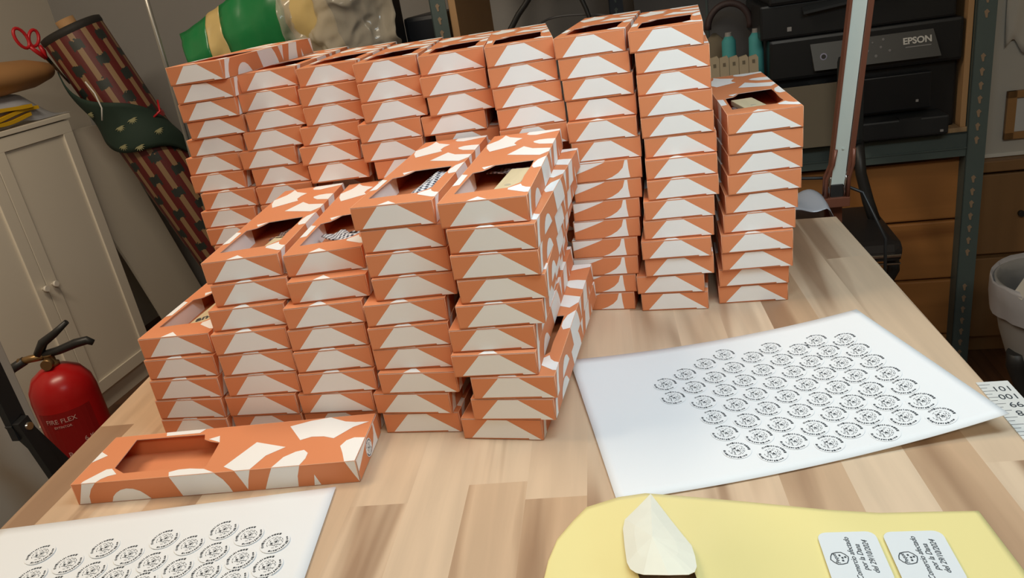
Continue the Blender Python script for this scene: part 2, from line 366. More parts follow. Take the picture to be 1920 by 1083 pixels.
STACKS={      # boxes per stack, layer pitch, then (row from top, front centre x, y, turn in degrees)
'B1':(15,0.02274,[(1,-0.3371,0.9756,-14.5),(2,-0.3341,0.9795,-7.4),(3,-0.336,0.9816,-8.8),(4,-0.3333,0.9849,-8.4),(5,-0.3436,0.9906,-10.5),(6,-0.3522,0.9901,-12.8),(7,-0.3517,0.9858,-12.3),(8,-0.342,0.9774,-11.2),(9,-0.3476,0.9738,-11.1),(10,-0.3457,0.9688,-11.1),(11,-0.3404,0.964,-11.1),(12,-0.3404,0.986,-11.1),(13,-0.3404,0.986,-11.1),(14,-0.3404,0.986,-11.1),(15,-0.3404,0.986,-11.1)]),
'B2':(14,0.02281,[(1,-0.2572,0.9896,-7.4),(2,-0.2596,0.9785,-8.6),(3,-0.2536,0.9668,-6.9),(4,-0.2621,0.9637,-8.7),(5,-0.2749,0.9645,-12.0),(6,-0.2647,0.9634,-10.4),(7,-0.2638,0.9555,-11.2),(8,-0.2627,0.9517,-10.8),(9,-0.2627,0.9737,-11.3),(10,-0.2619,0.9737,-11.3),(11,-0.2627,0.9737,-11.3),(12,-0.2627,0.9737,-11.3),(13,-0.2627,0.9737,-11.3),(14,-0.2627,0.9737,-11.3)]),
'B3':(14,0.02259,[(1,-0.1778,0.9614,-6.7),(2,-0.179,0.9518,-6.7),(3,-0.1776,0.9465,-6.3),(4,-0.1874,0.9435,-8.6),(5,-0.1932,0.9381,-10.4),(6,-0.1869,0.9342,-10.3),(7,-0.1855,0.9562,-11.8),(8,-0.1859,0.9542,-11.6),(9,-0.1877,0.957,-11.8),(10,-0.1871,0.957,-11.8),(11,-0.1867,0.9582,-11.4),(12,-0.1873,0.9562,-11.5),(13,-0.1867,0.9562,-11.7),(14,-0.1869,0.9562,-11.5)]),
'B4':(14,0.02241,[(1,-0.1039,0.924,-6.1),(2,-0.1022,0.9161,-5.5),(3,-0.1013,0.9085,-5.1),(4,-0.111,0.9069,-7.8),(5,-0.1124,0.9047,-9.4),(6,-0.1012,0.9057,-8.1),(7,-0.1016,0.9277,-8.9),(8,-0.103,0.9265,-8.9),(9,-0.1038,0.9269,-8.8),(10,-0.1036,0.9277,-8.9),(11,-0.1042,0.9277,-8.7),(12,-0.1044,0.9257,-8.7),(13,-0.1034,0.9277,-8.9),(14,-0.1028,0.9277,-8.5)]),
'B5':(14,0.02228,[(1,-0.0259,0.9022,-5.0),(2,-0.0275,0.8906,-5.1),(3,-0.023,0.8895,-4.5),(4,-0.0352,0.8944,-8.8),(5,-0.0222,0.895,-6.4),(6,-0.0224,0.9166,-7.7),(7,-0.0224,0.9182,-7.8),(8,-0.0224,0.919,-7.6),(9,-0.0234,0.917,-7.5),(10,-0.0228,0.9182,-7.5),(11,-0.0242,0.917,-7.5),(12,-0.0232,0.917,-7.3),(13,-0.023,0.9178,-7.6),(14,-0.0234,0.9194,-7.4)]),
'B6':(14,0.02237,[(1,0.0501,0.8626,-4.1),(2,0.0501,0.8598,-4.0),(3,0.0516,0.8557,-4.0),(4,0.0527,0.8533,-4.7),(5,0.0524,0.8508,-5.5),(6,0.0558,0.8692,-5.7),(7,0.054,0.8708,-6.2),(8,0.0542,0.8712,-6.0),(9,0.053,0.8728,-6.0),(10,0.0532,0.8724,-6.1),(11,0.0522,0.8772,-6.2),(12,0.0528,0.8836,-6.2),(13,0.0508,0.8888,-7.1),(14,0.0484,0.8896,-7.4)]),
'B7':(14,0.02232,[(1,0.1224,0.8362,-16.2),(2,0.1248,0.8349,-15.6),(3,0.1263,0.8326,-15.4),(4,0.128,0.8343,-15.2),(5,0.1249,0.8259,-15.0),(6,0.1271,0.8248,-13.9),(7,0.1252,0.8213,-13.2),(8,0.1232,0.8217,-13.7),(9,0.1195,0.8222,-14.6),(10,0.1175,0.8216,-15.1),(11,0.1133,0.8216,-16.4),(12,0.1116,0.8211,-16.8),(13,0.1078,0.8229,-17.6),(14,0.1044,0.824,-18.8)]),
'B8':(14,0.02211,[(1,0.1969,0.8072,-15.2),(2,0.2017,0.8053,-14.3),(3,0.201,0.8032,-14.4),(4,0.2005,0.7997,-14.3),(5,0.2007,0.7993,-13.9),(6,0.2027,0.7996,-12.9),(7,0.2004,0.793,-12.2),(8,0.1997,0.7896,-12.2),(9,0.1936,0.7884,-13.4),(10,0.1915,0.788,-13.9),(11,0.1864,0.7847,-15.2),(12,0.1891,0.7874,-14.8),(13,0.1787,0.7923,-17.2),(14,0.1822,0.7926,-16.8)]),
'B9':(10,0.02161,[(1,0.2847,0.7718,-10.9),(2,0.2848,0.7731,-10.5),(3,0.2846,0.7746,-9.7),(4,0.2824,0.7727,-10.0),(5,0.2795,0.7752,-10.8),(6,0.2761,0.7741,-11.8),(7,0.2715,0.77,-12.7),(8,0.272,0.7726,-12.8),(9,0.2694,0.7779,-13.5),(10,0.2688,0.7802,-14.1)]),
'F0':(5,0.02195,[(1,-0.3335,0.6889,-9.7),(2,-0.3336,0.6844,-11.2),(3,-0.3346,0.6812,-12.4),(4,-0.3366,0.6802,-14.0),(5,-0.3368,0.6786,-14.5)]),
'F1':(8,0.02224,[(1,-0.2469,0.6838,-5.7),(2,-0.2432,0.6783,-6.4),(3,-0.2505,0.6721,-7.3),(4,-0.253,0.6658,-7.9),(5,-0.2518,0.6637,-9.5),(6,-0.2531,0.6624,-10.5),(7,-0.2592,0.6618,-12.9),(8,-0.2584,0.6626,-13.4)]),
'F2':(8,0.02190,[(1,-0.1675,0.6727,-6.2),(2,-0.1666,0.6582,-7.4),(3,-0.1744,0.6511,-7.6),(4,-0.1763,0.6495,-9.1),(5,-0.1756,0.6462,-8.8),(6,-0.1763,0.6426,-10.7),(7,-0.1828,0.6435,-12.9),(8,-0.1828,0.6455,-12.9)]),
'F3':(10,0.02172,[(1,-0.0913,0.6389,-12.7),(2,-0.087,0.6387,-11.6),(3,-0.0867,0.6352,-11.0),(4,-0.0854,0.6318,-9.8),(5,-0.097,0.6278,-8.8),(6,-0.0981,0.6241,-10.7),(7,-0.0987,0.6237,-13.4),(8,-0.098,0.6161,-15.4),(9,-0.1079,0.6187,-17.1),(10,-0.1029,0.6188,-14.8)]),
'F4':(10,0.02193,[(1,-0.0128,0.5971,-13.1),(2,-0.0097,0.5913,-16.0),(3,-0.0104,0.5891,-14.8),(4,-0.0078,0.5888,-12.3),(5,-0.0133,0.5872,-12.0),(6,-0.0233,0.5883,-13.4),(7,-0.0254,0.5832,-14.6),(8,-0.0124,0.5778,-16.2),(9,-0.0161,0.579,-17.3),(10,-0.029,0.5851,-18.2)]),
}
SNAME={'B1':'leftmost back stack','B2':'second back stack from the left','B3':'third back stack from the left','B4':'fourth back stack from the left',
'B5':'fifth back stack from the left','B6':'sixth back stack from the left','B7':'seventh back stack from the left','B8':'eighth back stack from the left',
'B9':'short rightmost stack','F0':'lowest, leftmost front stack','F1':'second front stack from the left','F2':'middle front stack',
'F3':'fourth front stack from the left','F4':'rightmost front stack'}
ORD=['topmost','second','third','fourth','fifth','sixth','seventh','eighth','ninth','tenth','eleventh','twelfth','thirteenth','fourteenth','bottom']
FIT_L=.26587
for s,(n,pitch,rows) in STACKS.items():
    pos={r[0]:r for r in rows}
    for i in range(1,n+1):
        _,x,y,dg=pos[i]; x-=math.sin(R(dg))*L/2; y+=math.cos(R(dg))*L/2
        word='bottom' if i==n else ORD[i-1]
        lab=('orange and white box, %s of the %s'%(word,SNAME[s])) if i in (1,n) else 'orange and white box, %s from top in the %s'%(word,SNAME[s])
        put_box(x,y,TZ+(n-i)*pitch+.0003,dg,(pitch-.0005)/H,lab,'boxes in the '+SNAME[s],flip=(s=='B7' and i>=7))
loose=put_box(-.2832,.6109,TZ+.0003,-97.8+0,1.0,'single empty orange and white box lying in front of the stacks',None,sy=FIT_L/L)

# ================================================================== what shows in the open windows of the top boxes
def box_top(s):
    n,pitch,rows=STACKS[s]; _,x,y,dg=rows[0]; d=-L/2
    return x+math.sin(R(dg))*d,y-math.cos(R(dg))*d,TZ+(n-1)*pitch+.0010,R(dg)
def in_box(s,u,v,dz=0):
    x,y,z,a=box_top(s); lx,ly=(u-.5)*W,(v-.5)*L; return (x+lx*math.cos(a)-ly*math.sin(a),y+lx*math.sin(a)+ly*math.cos(a),z+dz),a
def ribbon(s,pts,width,mt,label,name='bow_tie',cat='bow tie',group=None,seed=1):
    rnd=random.Random(seed); loc,a=in_box(s,.5,.5)
    k=MB(); q=[Vector(((u-.5)*W,(v-.5)*L,z)) for u,v,z in pts]
    def fn(a_,b_):
        t=a_*(len(q)-1); i=min(int(t),len(q)-2); p=q[i].lerp(q[i+1],t-i); d=(q[i+1]-q[i]).normalized(); n=Vector((-d.y,d.x,0))
        return p+n*(b_-.5)*width+Vector((0,0,.0012*math.sin(b_*9+a_*5)))
    k.grid(fn,16,6,0,.0012); o=k.build(name,mt,loc=loc,rot=(0,0,a)); tag(o,label,cat,group); return o
def stick(s,x0,x1,y0,y1,z,label,rz=0,th=.006,name='wooden_blank'):
    loc,a=in_box(s,(x0+x1)/2,(y0+y1)/2); k=MB(); w,l=(x1-x0)*W/2,(y1-y0)*L/2
    k.box(-w,-l,z,w,l,z+th,bev=.001); k.tube([(0,-l*.55,z+th-.001),(0,-l*.55,z+th+.0003)],.003,12,1)
    o=k.build(name,[LIGHTW,BEIGE],loc=loc,rot=(0,0,a+R(rz))); tag(o,label,'wood piece'); return o
stick('F4',.52,.80,.17,.46,.009,'pale wooden blank in the window of the rightmost front top box',rz=-4)
ribbon('F4',[(.30,.52,.012),(.5,.47,.013),(.7,.455,.014),(.85,.44,.012)],.022,DARKC,'dark brown checked fabric tie above the wooden blank in rightmost front box',seed=3)
ribbon('F3',[(.60,.12,.012),(.66,.26,.015),(.74,.38,.016),(.80,.5,.015)],.021,GING,'blue gingham fabric tie in the top box of the fourth front stack',seed=2)
ribbon('F2',[(.28,.36,.010),(.45,.27,.013),(.65,.24,.014),(.85,.27,.013)],.026,GING,'navy gingham fabric tie curled in the top box of the middle front stack',seed=4)
ribbon('F1',[(.45,.42,.007),(.65,.40,.010),(.85,.45,.011)],.026,DARKC,'dark checked fabric tie in the second front stack top box',seed=5)
stick('F1',.45,.80,.09,.38,.0035,'pale wooden blank in the top box of the second front stack',rz=-5)
stick('F0',.46,.74,.13,.44,.010,'pale wooden blank with black lettering in the lowest front stack top box',rz=-3)
loc,a=in_box('F0',.585,.20); par=[x for x in C.objects if x.name.startswith('wooden_blank')]; par=max(par,key=lambda x:x.name)
bpy.context.view_layer.update()
add_text('printed_word','ano',.014,INK,par,par.matrix_world.inverted()@Matrix.Translation((loc[0],loc[1],loc[2]+.0164))@Matrix.Rotation(a+R(35),4,'Z'),extr=.0001,shear=.4,fat=.0002)
ribbon('B9',[(.20,.34,.012),(.20,.22,.012),(.22,.13,.010)],.018,DARKC,'dark checked fabric tie in the short rightmost stack top box',seed=6)
stick('B9',.26,.58,.15,.38,.0115,'pale wooden blank with a round hole in the short rightmost stack top box',rz=8)
ribbon('B8',[(.15,.2,.012),(.5,.24,.014),(.8,.22,.012)],.024,DARKC,'dark checked fabric tie in the eighth back stack top box',seed=7)
def liner(s,label):
    loc,a=in_box(s,.06,.29); k=MB(); k.box(-.0009,-.042,0,.0009,.042,.0195,bev=.0003)
    o=k.build('paper_liner',GREY if s=='x' else WHITE,loc=(loc[0],loc[1],loc[2]-.0000),rot=(0,0,a)); tag(o,label,'paper liner')
liner('F0','white paper liner inside the lowest front stack top box'); liner('F1','white paper liner inside the second front stack top box')
liner('F2','white paper liner inside the middle front stack top box'); liner('F3','white paper liner inside the fourth front stack top box'); liner('F4','white paper liner inside the rightmost front stack top box')

# ================================================================== round seal stickers
def seal_mesh():
    k=MB(); rnd=random.Random(11); r0=.0118
    n=28; k.lathe([(r0,0),(r0,.00012)],n,0,smooth=False)
    z=.00020
    def arc(a0,a1,ra,rb):
        k.poly([(ra*math.cos(a0),ra*math.sin(a0),z),(rb*math.cos(a0),rb*math.sin(a0),z),(rb*math.cos(a1),rb*math.sin(a1),z),(ra*math.cos(a1),ra*math.sin(a1),z)][::-1],1)
    for lo,hi in ((15,150),(195,330)):
        a=lo
        while a<hi:
            st=rnd.choice((4,5,7,10)); rb=.0103+rnd.uniform(0,.0006); arc(R(a),R(a+st),.0091-rnd.uniform(0,.0004),rb); a+=st+rnd.choice((2.2,3,4.5))
    def seg(x,y,l,w,t):
        c,s=math.cos(t),math.sin(t)
        k.poly([(x+px*c-py*s,y+px*s+py*c,z) for px,py in ((-l,-w),(l,-w),(l,w),(-l,w))],1)
    for i in range(12):                                   # little frame of the emblem
        t=i/12*2*math.pi; 
        if rnd.random()<.8: seg(.0062*math.cos(t),.0062*math.sin(t),.0011,.00022,t+math.pi/2)
    for i in range(30):
        rr=.0052*math.sqrt(rnd.random()); t=rnd.uniform(0,6.28)
        seg(rr*math.cos(t),rr*math.sin(t),rnd.uniform(.0004,.0012),rnd.uniform(.00015,.0003),rnd.choice((.4,.5,2.0,1.9,.9)))
    seg(.001,-.0005,.0012,.0007,.5); seg(-.002,.002,.0008,.0008,.5)
    return k.mesh('round_seal',[PAPER,INK])
SEAL=seal_mesh()
def put_seal(parent,p,nrm,rot,name='round_seal'):
    o=bpy.data.objects.new(name,SEAL); C.objects.link(o); o.parent=parent
    q=Vector((0,0,1)).rotation_difference(Vector(nrm)).to_matrix().to_4x4()
    o.matrix_local=Matrix.Translation(p)@q@Matrix.Rotation(rot,4,'Z'); return o
o=put_seal(loose,(.002,L/2+.0011,.0108),(0,1,0),0); o['label']='round black-printed seal on the box end'; o.scale=(.72,.72,1)

# sheet on the right, curling up along its right edge
CH=.38085
Q=[(.048,.713),(.359,.721),(.377,.503),(.053,.475)]
def lift(s,t): 
    c=max(0,(s-.45)/.55); return .0012+.021*c**2.2*(1-.25*t)+.004*(t**3)*s*(1-s)*4*0+.0035*(1-s)**4*(1-t)
def sheetR(s,t,h=None):
    x=(1-s)*(1-t)*Q[0][0]+s*(1-t)*Q[1][0]+s*t*Q[2][0]+(1-s)*t*Q[3][0]; y=(1-s)*(1-t)*Q[0][1]+s*(1-t)*Q[1][1]+s*t*Q[2][1]+(1-s)*t*Q[3][1]
    # edges bow towards the table where the sheet lies flat
    bow=4*s*(1-s); y+= -.0135*bow*(1-t)-.010*bow*t
    z=lift(s,t)
    f=1-z/CH; return Vector((x*f,y*f,z))
sr=thing('sticker_sheet','white sheet of round seal stickers at right, its right corners curling up','sticker sheet',(.2,.6,TZ))
off=Vector((.2,.6,0))
k=MB(); k.grid(lambda s,t:sheetR(s,t)-off+Vector((0,0,.0004)),40,20,0,.0003); k.build('backing_paper',PAPER,sr)
SR=[(0.855,0.263),(0.775,0.227),(0.628,0.219),(0.481,0.203),(0.855,0.373),(0.775,0.337),(0.702,0.277),(0.555,0.269),(0.406,0.251),(0.855,0.482),(0.773,0.449),(0.701,0.391),(0.628,0.334),(0.478,0.325),(0.329,0.305),(0.854,0.595),(0.771,0.563),(0.7,0.504),(0.628,0.445),(0.552,0.387),(0.405,0.374),(0.256,0.355),(0.855,0.704),(0.771,0.677),(0.697,0.619),(0.627,0.557),(0.553,0.5),(0.478,0.44),(0.33,0.419),(0.853,0.819),(0.771,0.783),(0.695,0.734),(0.625,0.672),(0.553,0.611),(0.478,0.552),(0.406,0.484),(0.256,0.466),(0.854,0.931),(0.772,0.892),(0.694,0.844),(0.623,0.784),(0.552,0.723),(0.479,0.666),(0.407,0.599),(0.329,0.537),(0.694,0.954),(0.622,0.898),(0.549,0.842),(0.478,0.781),(0.406,0.716),(0.33,0.651),(0.551,0.948),(0.477,0.893),(0.407,0.824),(0.332,0.763),(0.408,0.935),(0.332,0.876)]
for s,t in SR:
    # stickers were located on the unbowed sheet: undo the bow
    bow=4*s*(1-s); t2=t-(.0135*bow*(1-t)+.010*bow*t)/.225; t2=max(.03,min(.97,t2))
    p=sheetR(s,t2); du=sheetR(s+.01,t2)-sheetR(s-.01,t2); dv=sheetR(s,t2+.01)-sheetR(s,t2-.01); n=dv.cross(du).normalized()
    if n.z<0: n=-n
    put_seal(sr,p-off+n*.0007,n,R(-28))
# sheet at the lower left
sl_=thing('sticker_sheet','white sheet of round seal stickers at the lower left near the lone box','sticker sheet',(-.177,.552,TZ),R(-3.57))
k=MB(); k.grid(lambda s,t:(-.305*s,-.212*t,.0010+.0010*math.sin(s*7)*math.sin(t*5)+.0008),30,20,0,.0003); k.build('backing_paper',PAPER,sl_)
for x,y in [(0.0844,0.0416),(0.0592,0.053),(0.0343,0.0651),(0.1339,0.0429),(0.1079,0.0549),(0.0828,0.0676),(0.0572,0.0793),(0.0325,0.0909),(0.1849,0.0438),(0.1579,0.0566),(0.1324,0.0696),(0.1065,0.0811),(0.0811,0.0899),(0.0563,0.1011),(0.2087,0.0576),(0.1822,0.0708),(0.1576,0.0805),(0.1308,0.0918),(0.2415,0.042),(0.031,0.1121),(0.233,0.0685),(0.2071,0.0825)]:
    put_seal(sl_,(-x,-y,.0018+.0010*math.sin(x/.305*7)*math.sin(y/.212*5)+.0006),(0,0,1),R(60))

# ================================================================== yellow label liner
YT=[(-.0224,.3571),(-.0104,.4083),(-.0058,.4244),(.0031,.4445),(.0173,.4618),(.0294,.4745),(.0552,.4800),(.0761,.4794),(.1062,.4676),(.1455,.4511),(.1955,.4293),(.2279,.4176),(.2592,.411),(.2892,.4044)]
YB=[(-.0204,.33),(-.0104,.325),(0,.322),(.012,.320),(.024,.318),(.036,.316),(.0559,.314),(.075,.312),(.10,.310),(.13,.308),(.165,.306),(.20,.304),(.235,.302),(.276,.300)]
def lerp_list(l,u):
    t=u*(len(l)-1); i=min(int(t),len(l)-2); f=t-i; return Vector((l[i][0]*(1-f)+l[i+1][0]*f,l[i][1]*(1-f)+l[i+1][1]*f,0))
def yl(u,v):
    p=lerp_list(YT,u).lerp(lerp_list(YB,u),v)
    h=.0015+.024*math.exp(-((p.x-.075)/.052)**2)*min(1,.35+v*1.6)*(1 if v<1 else 1)+.004*math.exp(-((p.x-.19)/.03)**2)*math.exp(-(v/.25)**2)
    h+=.0025*math.sin(u*9+v*3)*math.exp(-((p.x-.04)/.08)**2)
    h=max(.0012,h); f=1-h/CH; return Vector((p.x*f,p.y*f,h))
ly=thing('label_sheet','glossy yellow label backing sheet at the bottom edge, humped at its left','label sheet',(.13,.38,TZ))
offy=Vector((.13,.38,0))
k=MB()
nu,nv=52,18
k.grid(lambda u,v:yl(u,v)-offy,nu*2,nv*2,0,.0003)
def cut(f):                      # opening left by the peeled label
    c=f.calc_center_median()+offy; q=1-c.z/CH; x,y=c.x/q,c.y/q; return .054<x<.089 and .345<y<.405
bmesh.ops.delete(k.bm,geom=[f for f in k.bm.faces if cut(f)],context='FACES')
k.build('backing_sheet',YELLOW,ly)
def on_sheet(x,y):       # height of the liner above a table-plane point seen from above
    best=None
    for i in range(0,105):
        for j in range(0,37):
            q=yl(i/104,j/36); d=(q.x-x)**2+(q.y-y)**2
            if best is None or d<best[0]: best=(d,q.z)
    return best[1]
def label(cx,cy,rot,lab,l=.047,w=.0368):
    h=on_sheet(cx,cy)+.0024; f=1-h/CH
    k=MB(); r=.006; pts=[]
    for (sx,sy,a0) in ((1,1,0),(-1,1,90),(-1,-1,180),(1,-1,270)):
        for i in range(5):
            t=R(a0+i*22.5); pts.append((sx*(l/2-r)+r*math.cos(t),sy*(w/2-r)+r*math.sin(t),0))
    k.prism(pts,(0,0,.0003),0)
    o=k.build('white_label',LABELW,ly); o.location=(cx*f-.13,cy*f-.38,h); o.rotation_euler=(0,0,rot); o['label']=lab
    T_=lambda x,y:Matrix.Translation((x,y,.0004))
    k=MB()
    for s_,x,y,sz in (('Comercio afectado',-.001,.0010,.0049),('por la Dana',-.0005,-.0042,.0049),('del 29/10/2024',0,-.0098,.0049)):
        join_text(k,s_,sz,T_(x,y),0,.00012,.35)
    k.build('printed_text',INK,o)
    k=MB(); n=12
    for i in range(n):                                     # scalloped badge with small devices inside
        a0,a1=2*math.pi*i/n,2*math.pi*(i+1)/n; r1=.0060 if i%2 else .0056; r2=.0056 if i%2 else .0060
        k.prism([(r1*math.cos(a0),r1*math.sin(a0),0),(r2*math.cos(a1),r2*math.sin(a1),0),((r2-.0006)*math.cos(a1),(r2-.0006)*math.sin(a1),0),((r1-.0006)*math.cos(a0),(r1-.0006)*math.sin(a0),0)],(0,0,.0001))
    join_text(k,'Pequé',.0036,Matrix.Translation((0,.0020,0)),0,.0001,.3)
    for x,y in ((-.0024,-.0013),(0,-.0019),(.0024,-.0010),(.0003,-.0038)): k.box(x-.0007,y-.0006,0,x+.0007,y+.0006,.0001)
    b=k.build('badge',INK,o); b.location=(-.001,.0095,.0004); b.rotation_euler=(0,0,R(10))
    return o
LROT=R(79)
label(.1925,.3815,LROT,'white label with a date, nearer the middle of the yellow sheet')
label(.2330,.3725,LROT,'white label with a date, nearer the right end of the yellow sheet')
# a peeled label standing away from the liner, glue side up
FP=[(.0799,.4778),(.0680,.466),(.0548,.4535),(.0515,.444),(.049,.425),(.0475,.410),(.0485,.4035),(.0515,.3992),(.056,.3965),(.072,.3925),(.0850,.3900),(.0895,.3915),(.0922,.3960),(.0938,.406),(.0943,.416),(.0915,.427),(.0872,.445)]
k=MB()
def fl(p,dz):
    h=on_sheet(p[0]*.93,p[1]*.93)+dz; f=1-h/CH; return Vector((p[0]*f,p[1]*f,h))-offy
ctr=fl((.070,.43),.009)
ring=[fl(p,.0012+.006*max(0,(.44-p[1])/.05)) for p in FP]
mid=[ctr.lerp(q,.6)+Vector((0,0,.0012)) for q in ring]; n=len(ring)
vt=[k.bm.verts.new(q) for q in ring]; vm=[k.bm.verts.new(q) for q in mid]; vc=k.bm.verts.new(ctr+Vector((0,0,.001)))
for i in range(n):
    k._f([vt[i],vt[(i+1)%n],vm[(i+1)%n],vm[i]],0); k._f([vm[i],vm[(i+1)%n],vc],0)
o=k.build('peeled_label',mat('label_glue_side',sl(238,238,222),.35,.05,40,bump=.3,bscale=40),ly,label='half peeled white label with its glue side up')
so=o.modifiers.new('solid','SOLIDIFY'); so.thickness=.0003
o=put_box(.070,.340,TZ+.0003,78,.70,'small orange box showing through the opening in the yellow sheet',None,sx=.8,sy=.28)

# ================================================================== measuring tape
tp=thing('measuring_tape','white measuring tape with black numbers at the right edge of the table','measuring tape',P(.2505,.583,TZ),R(-11))
k=MB(); k.box(-.0125,-.19,.0003,.0125,.045,.0012)
for i in range(0,48):
    y=.040-i*.005; k.box(-.0125,y-.0002,.0012,-.0125+(.009 if i%2==0 else .005),y+.0002,.00135,1)
k.build('tape_band',[TAPE,INK],tp)
k=MB()
for i,s_ in enumerate(('101','100','99','98','97','96','95','94')):
    join_text(k,s_,.0105,Matrix.Translation((.0030,.033-i*.0125,.0013))@Matrix.Rotation(R(180),4,'Z'),0,.0001)
k.build('tape_numbers',INK,tp)
# ================================================================== lamp arm clamped at the far edge
la=thing('lamp_arm','upright lamp arm with a white strip framed in brown metal at the far table edge','lamp',P(.222,1.150,TZ),YAW)
tx,ty=.083,-.08
def ap(x,z): return (x+tx*z,ty*z)
k=MB(); z0,z1=.045,.62
for xa,xb,mi in ((-.0145,-.0112,1),(.0085,.0155,1)):
    a=ap(0,z0); b=ap(0,z1)
    k.prism([(xa+a[0],a[1]-.009,z0),(xb+a[0],a[1]-.009,z0),(xb+a[0],a[1]+.009,z0),(xa+a[0],a[1]+.009,z0)],(b[0]-a[0],b[1]-a[1],z1-z0))
k.build('frame_rail',BRN,la)
k=MB(); z0=.030; a=ap(0,z0); b=ap(0,z1)
k.prism([(-.0115+a[0],a[1]-.005,z0),(.0078+a[0],a[1]-.005,z0),(.0078+a[0],a[1]+.007,z0),(-.0115+a[0],a[1]+.007,z0)],(b[0]-a[0],b[1]-a[1],z1-z0))
k.tube([(tx*.085,ty*.085-.0052,.085),(tx*.085,ty*.085-.0066,.085)],.0016,10)
k.build('white_strip',LAMPW,la)
k=MB()
for sx in (-1,1):
    for dy,m in ((-.010,0),(.006,0)):
        k.tube([(sx*.0150+.000,dy+ty*.0,.012),(sx*.0152+.001,dy,.04),(sx*.0135+.005+.002,dy+ty*.06,.062),(sx*.0120+.009,dy+ty*.08,.085)],.0026,8)
k.build('bracket',BRN,la)
k=MB(); k.box(-.0085,-.008,.0,.0095,.008,.032,bev=.002); k.build('pivot',BLK,la)
k=MB()
for sx in (-.0105,.0105): k.tube([(sx,-.008,.014),(sx+.001,-.008,.032),(sx+.003,-.008,.05)],.0018,8)
k.build('chrome_wire',CHROME,la)
k=MB(); k.box(-.0175,-.013,-.002,.0175,.013,.0125,bev=.001); k.box(-.012,.013,-.10,.012,.022,.004); k.build('end_block',BRN,la)
# plastic bag over the far right corner
k=MB()
def bag_fn(u,v):
    a_=.10+.135*u; b_=1.112+.10*v-.02*u*0
    z=.004+.012*math.sin(v*3.1)*(.4+.6*math.sin(u*6+1)**2)+.003*math.sin(u*17+v*5)
    if v>.55: z-=(v-.55)**2*.25
    if u>.75: z-=(u-.75)**2*2.2
    x,y,_=P(a_,b_); return (x,y,TZ+max(z,-.2)+.0015)
k.grid(bag_fn,30,14,0,.0006); o=k.build('plastic_bag',FILM); tag(o,'pale grey plastic bag lying over the far corner of the table','plastic bag')
k=MB()
k.tube([P(.12,1.16,TZ+.03),P(.17,1.18,TZ+.035),P(.215,1.185,TZ+.03),P(.262,1.16,TZ+.01),P(.285,1.12,TZ-.05),P(.29,1.13,TZ-.2)],.0025,8)
o=k.build('black_cable',BLK); tag(o,'black cable looping behind the brown lamp block','cable')

# ================================================================== steel rack at the back
RB=2.10
rk=thing('steel_rack','green-grey slotted steel shelving rack holding the printers','shelving rack',P(-.6,RB,0),YAW)
def post(a0,wd=.044,m=STEEL,side=1,b=0,name='upright'):
    k=MB(); k.box(a0,b,0,a0+wd,b+.003,2.1); 
    k.box(a0 if side>0 else a0+wd-.003,b,0,(a0+.003) if side>0 else a0+wd,b+.045,2.1)
    for i in range(0,60):
        z=.05+i*.034; c=a0+wd/2
        if i%9 in (7,8): continue
        k.prism([(c-.002,b-.0012,z),(c+.002,b-.0012,z),(c+.0022,b-.0012,z+.010),(c+.006,b-.0012,z+.013),(c,b-.0012,z+.020),(c-.006,b-.0012,z+.015)],(0,.001,0),1)
    return k.build(name,[m,HOLE if m is STEEL else STEEL],rk)
post(1.318); post(-.022); post(-.022,b=.50,m=NAVY); post(1.318,b=.50,m=NAVY); post(.42,m=NAVY,b=.46)
for z,nm in ((.632,'beam'),(1.40,'beam')):
    k=MB(); k.box(.02,.003,z,1.32,.006,z+.062); k.box(.02,.0,z+.020,1.32,.004,z+.024); k.box(.02,.003,z+.058,1.32,.03,z+.062)
    k.build(nm,STEEL,rk)
    k=MB(); k.box(-.02,.008,z+.062,1.355,.50,z+.074,bev=.001); k.build('shelf_board',PLY,rk)
k=MB(); k.box(1.303,.012,.706,1.316,.50,1.40,bev=.001); k.build('side_board',TAN,rk)
k=MB(); k.box(.026,.012,.706,.046,.45,1.40,bev=.001); k.build('side_board',TAN,rk)
SH=.706
# printers
def printer(name,lab,a0,wd,z0,h,b0,dp,detail):
    t=thing(name,lab,'printer',P(a0,b0,z0),YAW)
    k=MB(); k.box(0,.03,0,wd,dp,h*.62,bev=.006); k.box(0,0.0,h*.62,wd,dp,h,bev=.008); k.build('printer_body',BLK2,t); return t
pr=printer('printer','black inkjet printer with a grey control panel on the rack shelf','x' and .245,.452,SH,.272,RB+.012,.38,1)
k=MB(); k.prism([(.098,-.004,.252),(.382,-.004,.252),(.398,-.022,.188),(.106,-.022,.188)],(0,.03,0)); k.build('control_panel',BLKG,pr)
pm=Matrix.Translation((0,0,0))
def on_panel(x,t): return (x,-.0225+ (.018)*t,.188+.064*t)
k=MB()
for x,t,r in ((.215,.75,.003),(.232,.5,.0028),(.243,.78,.002),(.250,.28,.0035),(.262,.58,.003),(.282,.42,.003),(.217,.3,.0035),(.268,.85,.003)):
    p=on_panel(x,t); k.tube([p,(p[0],p[1]-.002,p[2]-.0005)],r,10,0)
k.build('button',MID,pr)
k=MB(); p=on_panel(.128,.5); k.tube([p,(p[0],p[1]-.002,p[2])],.0085,20,0); k.tube([p,(p[0],p[1]-.003,p[2])],.0055,16,1); k.build('power_button',[mat('pale_violet_plastic',sl(165,165,190),.4),BLKG],pr)
tilt=math.atan2(.064,.018)
add_text('brand_word','EPSON',.0215,mat('silver_print',sl(200,200,196),.4),pr,Matrix.Translation(on_panel(.345,.66))@Matrix.Translation((0,-.0012,0))@Matrix.Rotation(tilt,4,'X'),extr=.0006,fat=.0007)
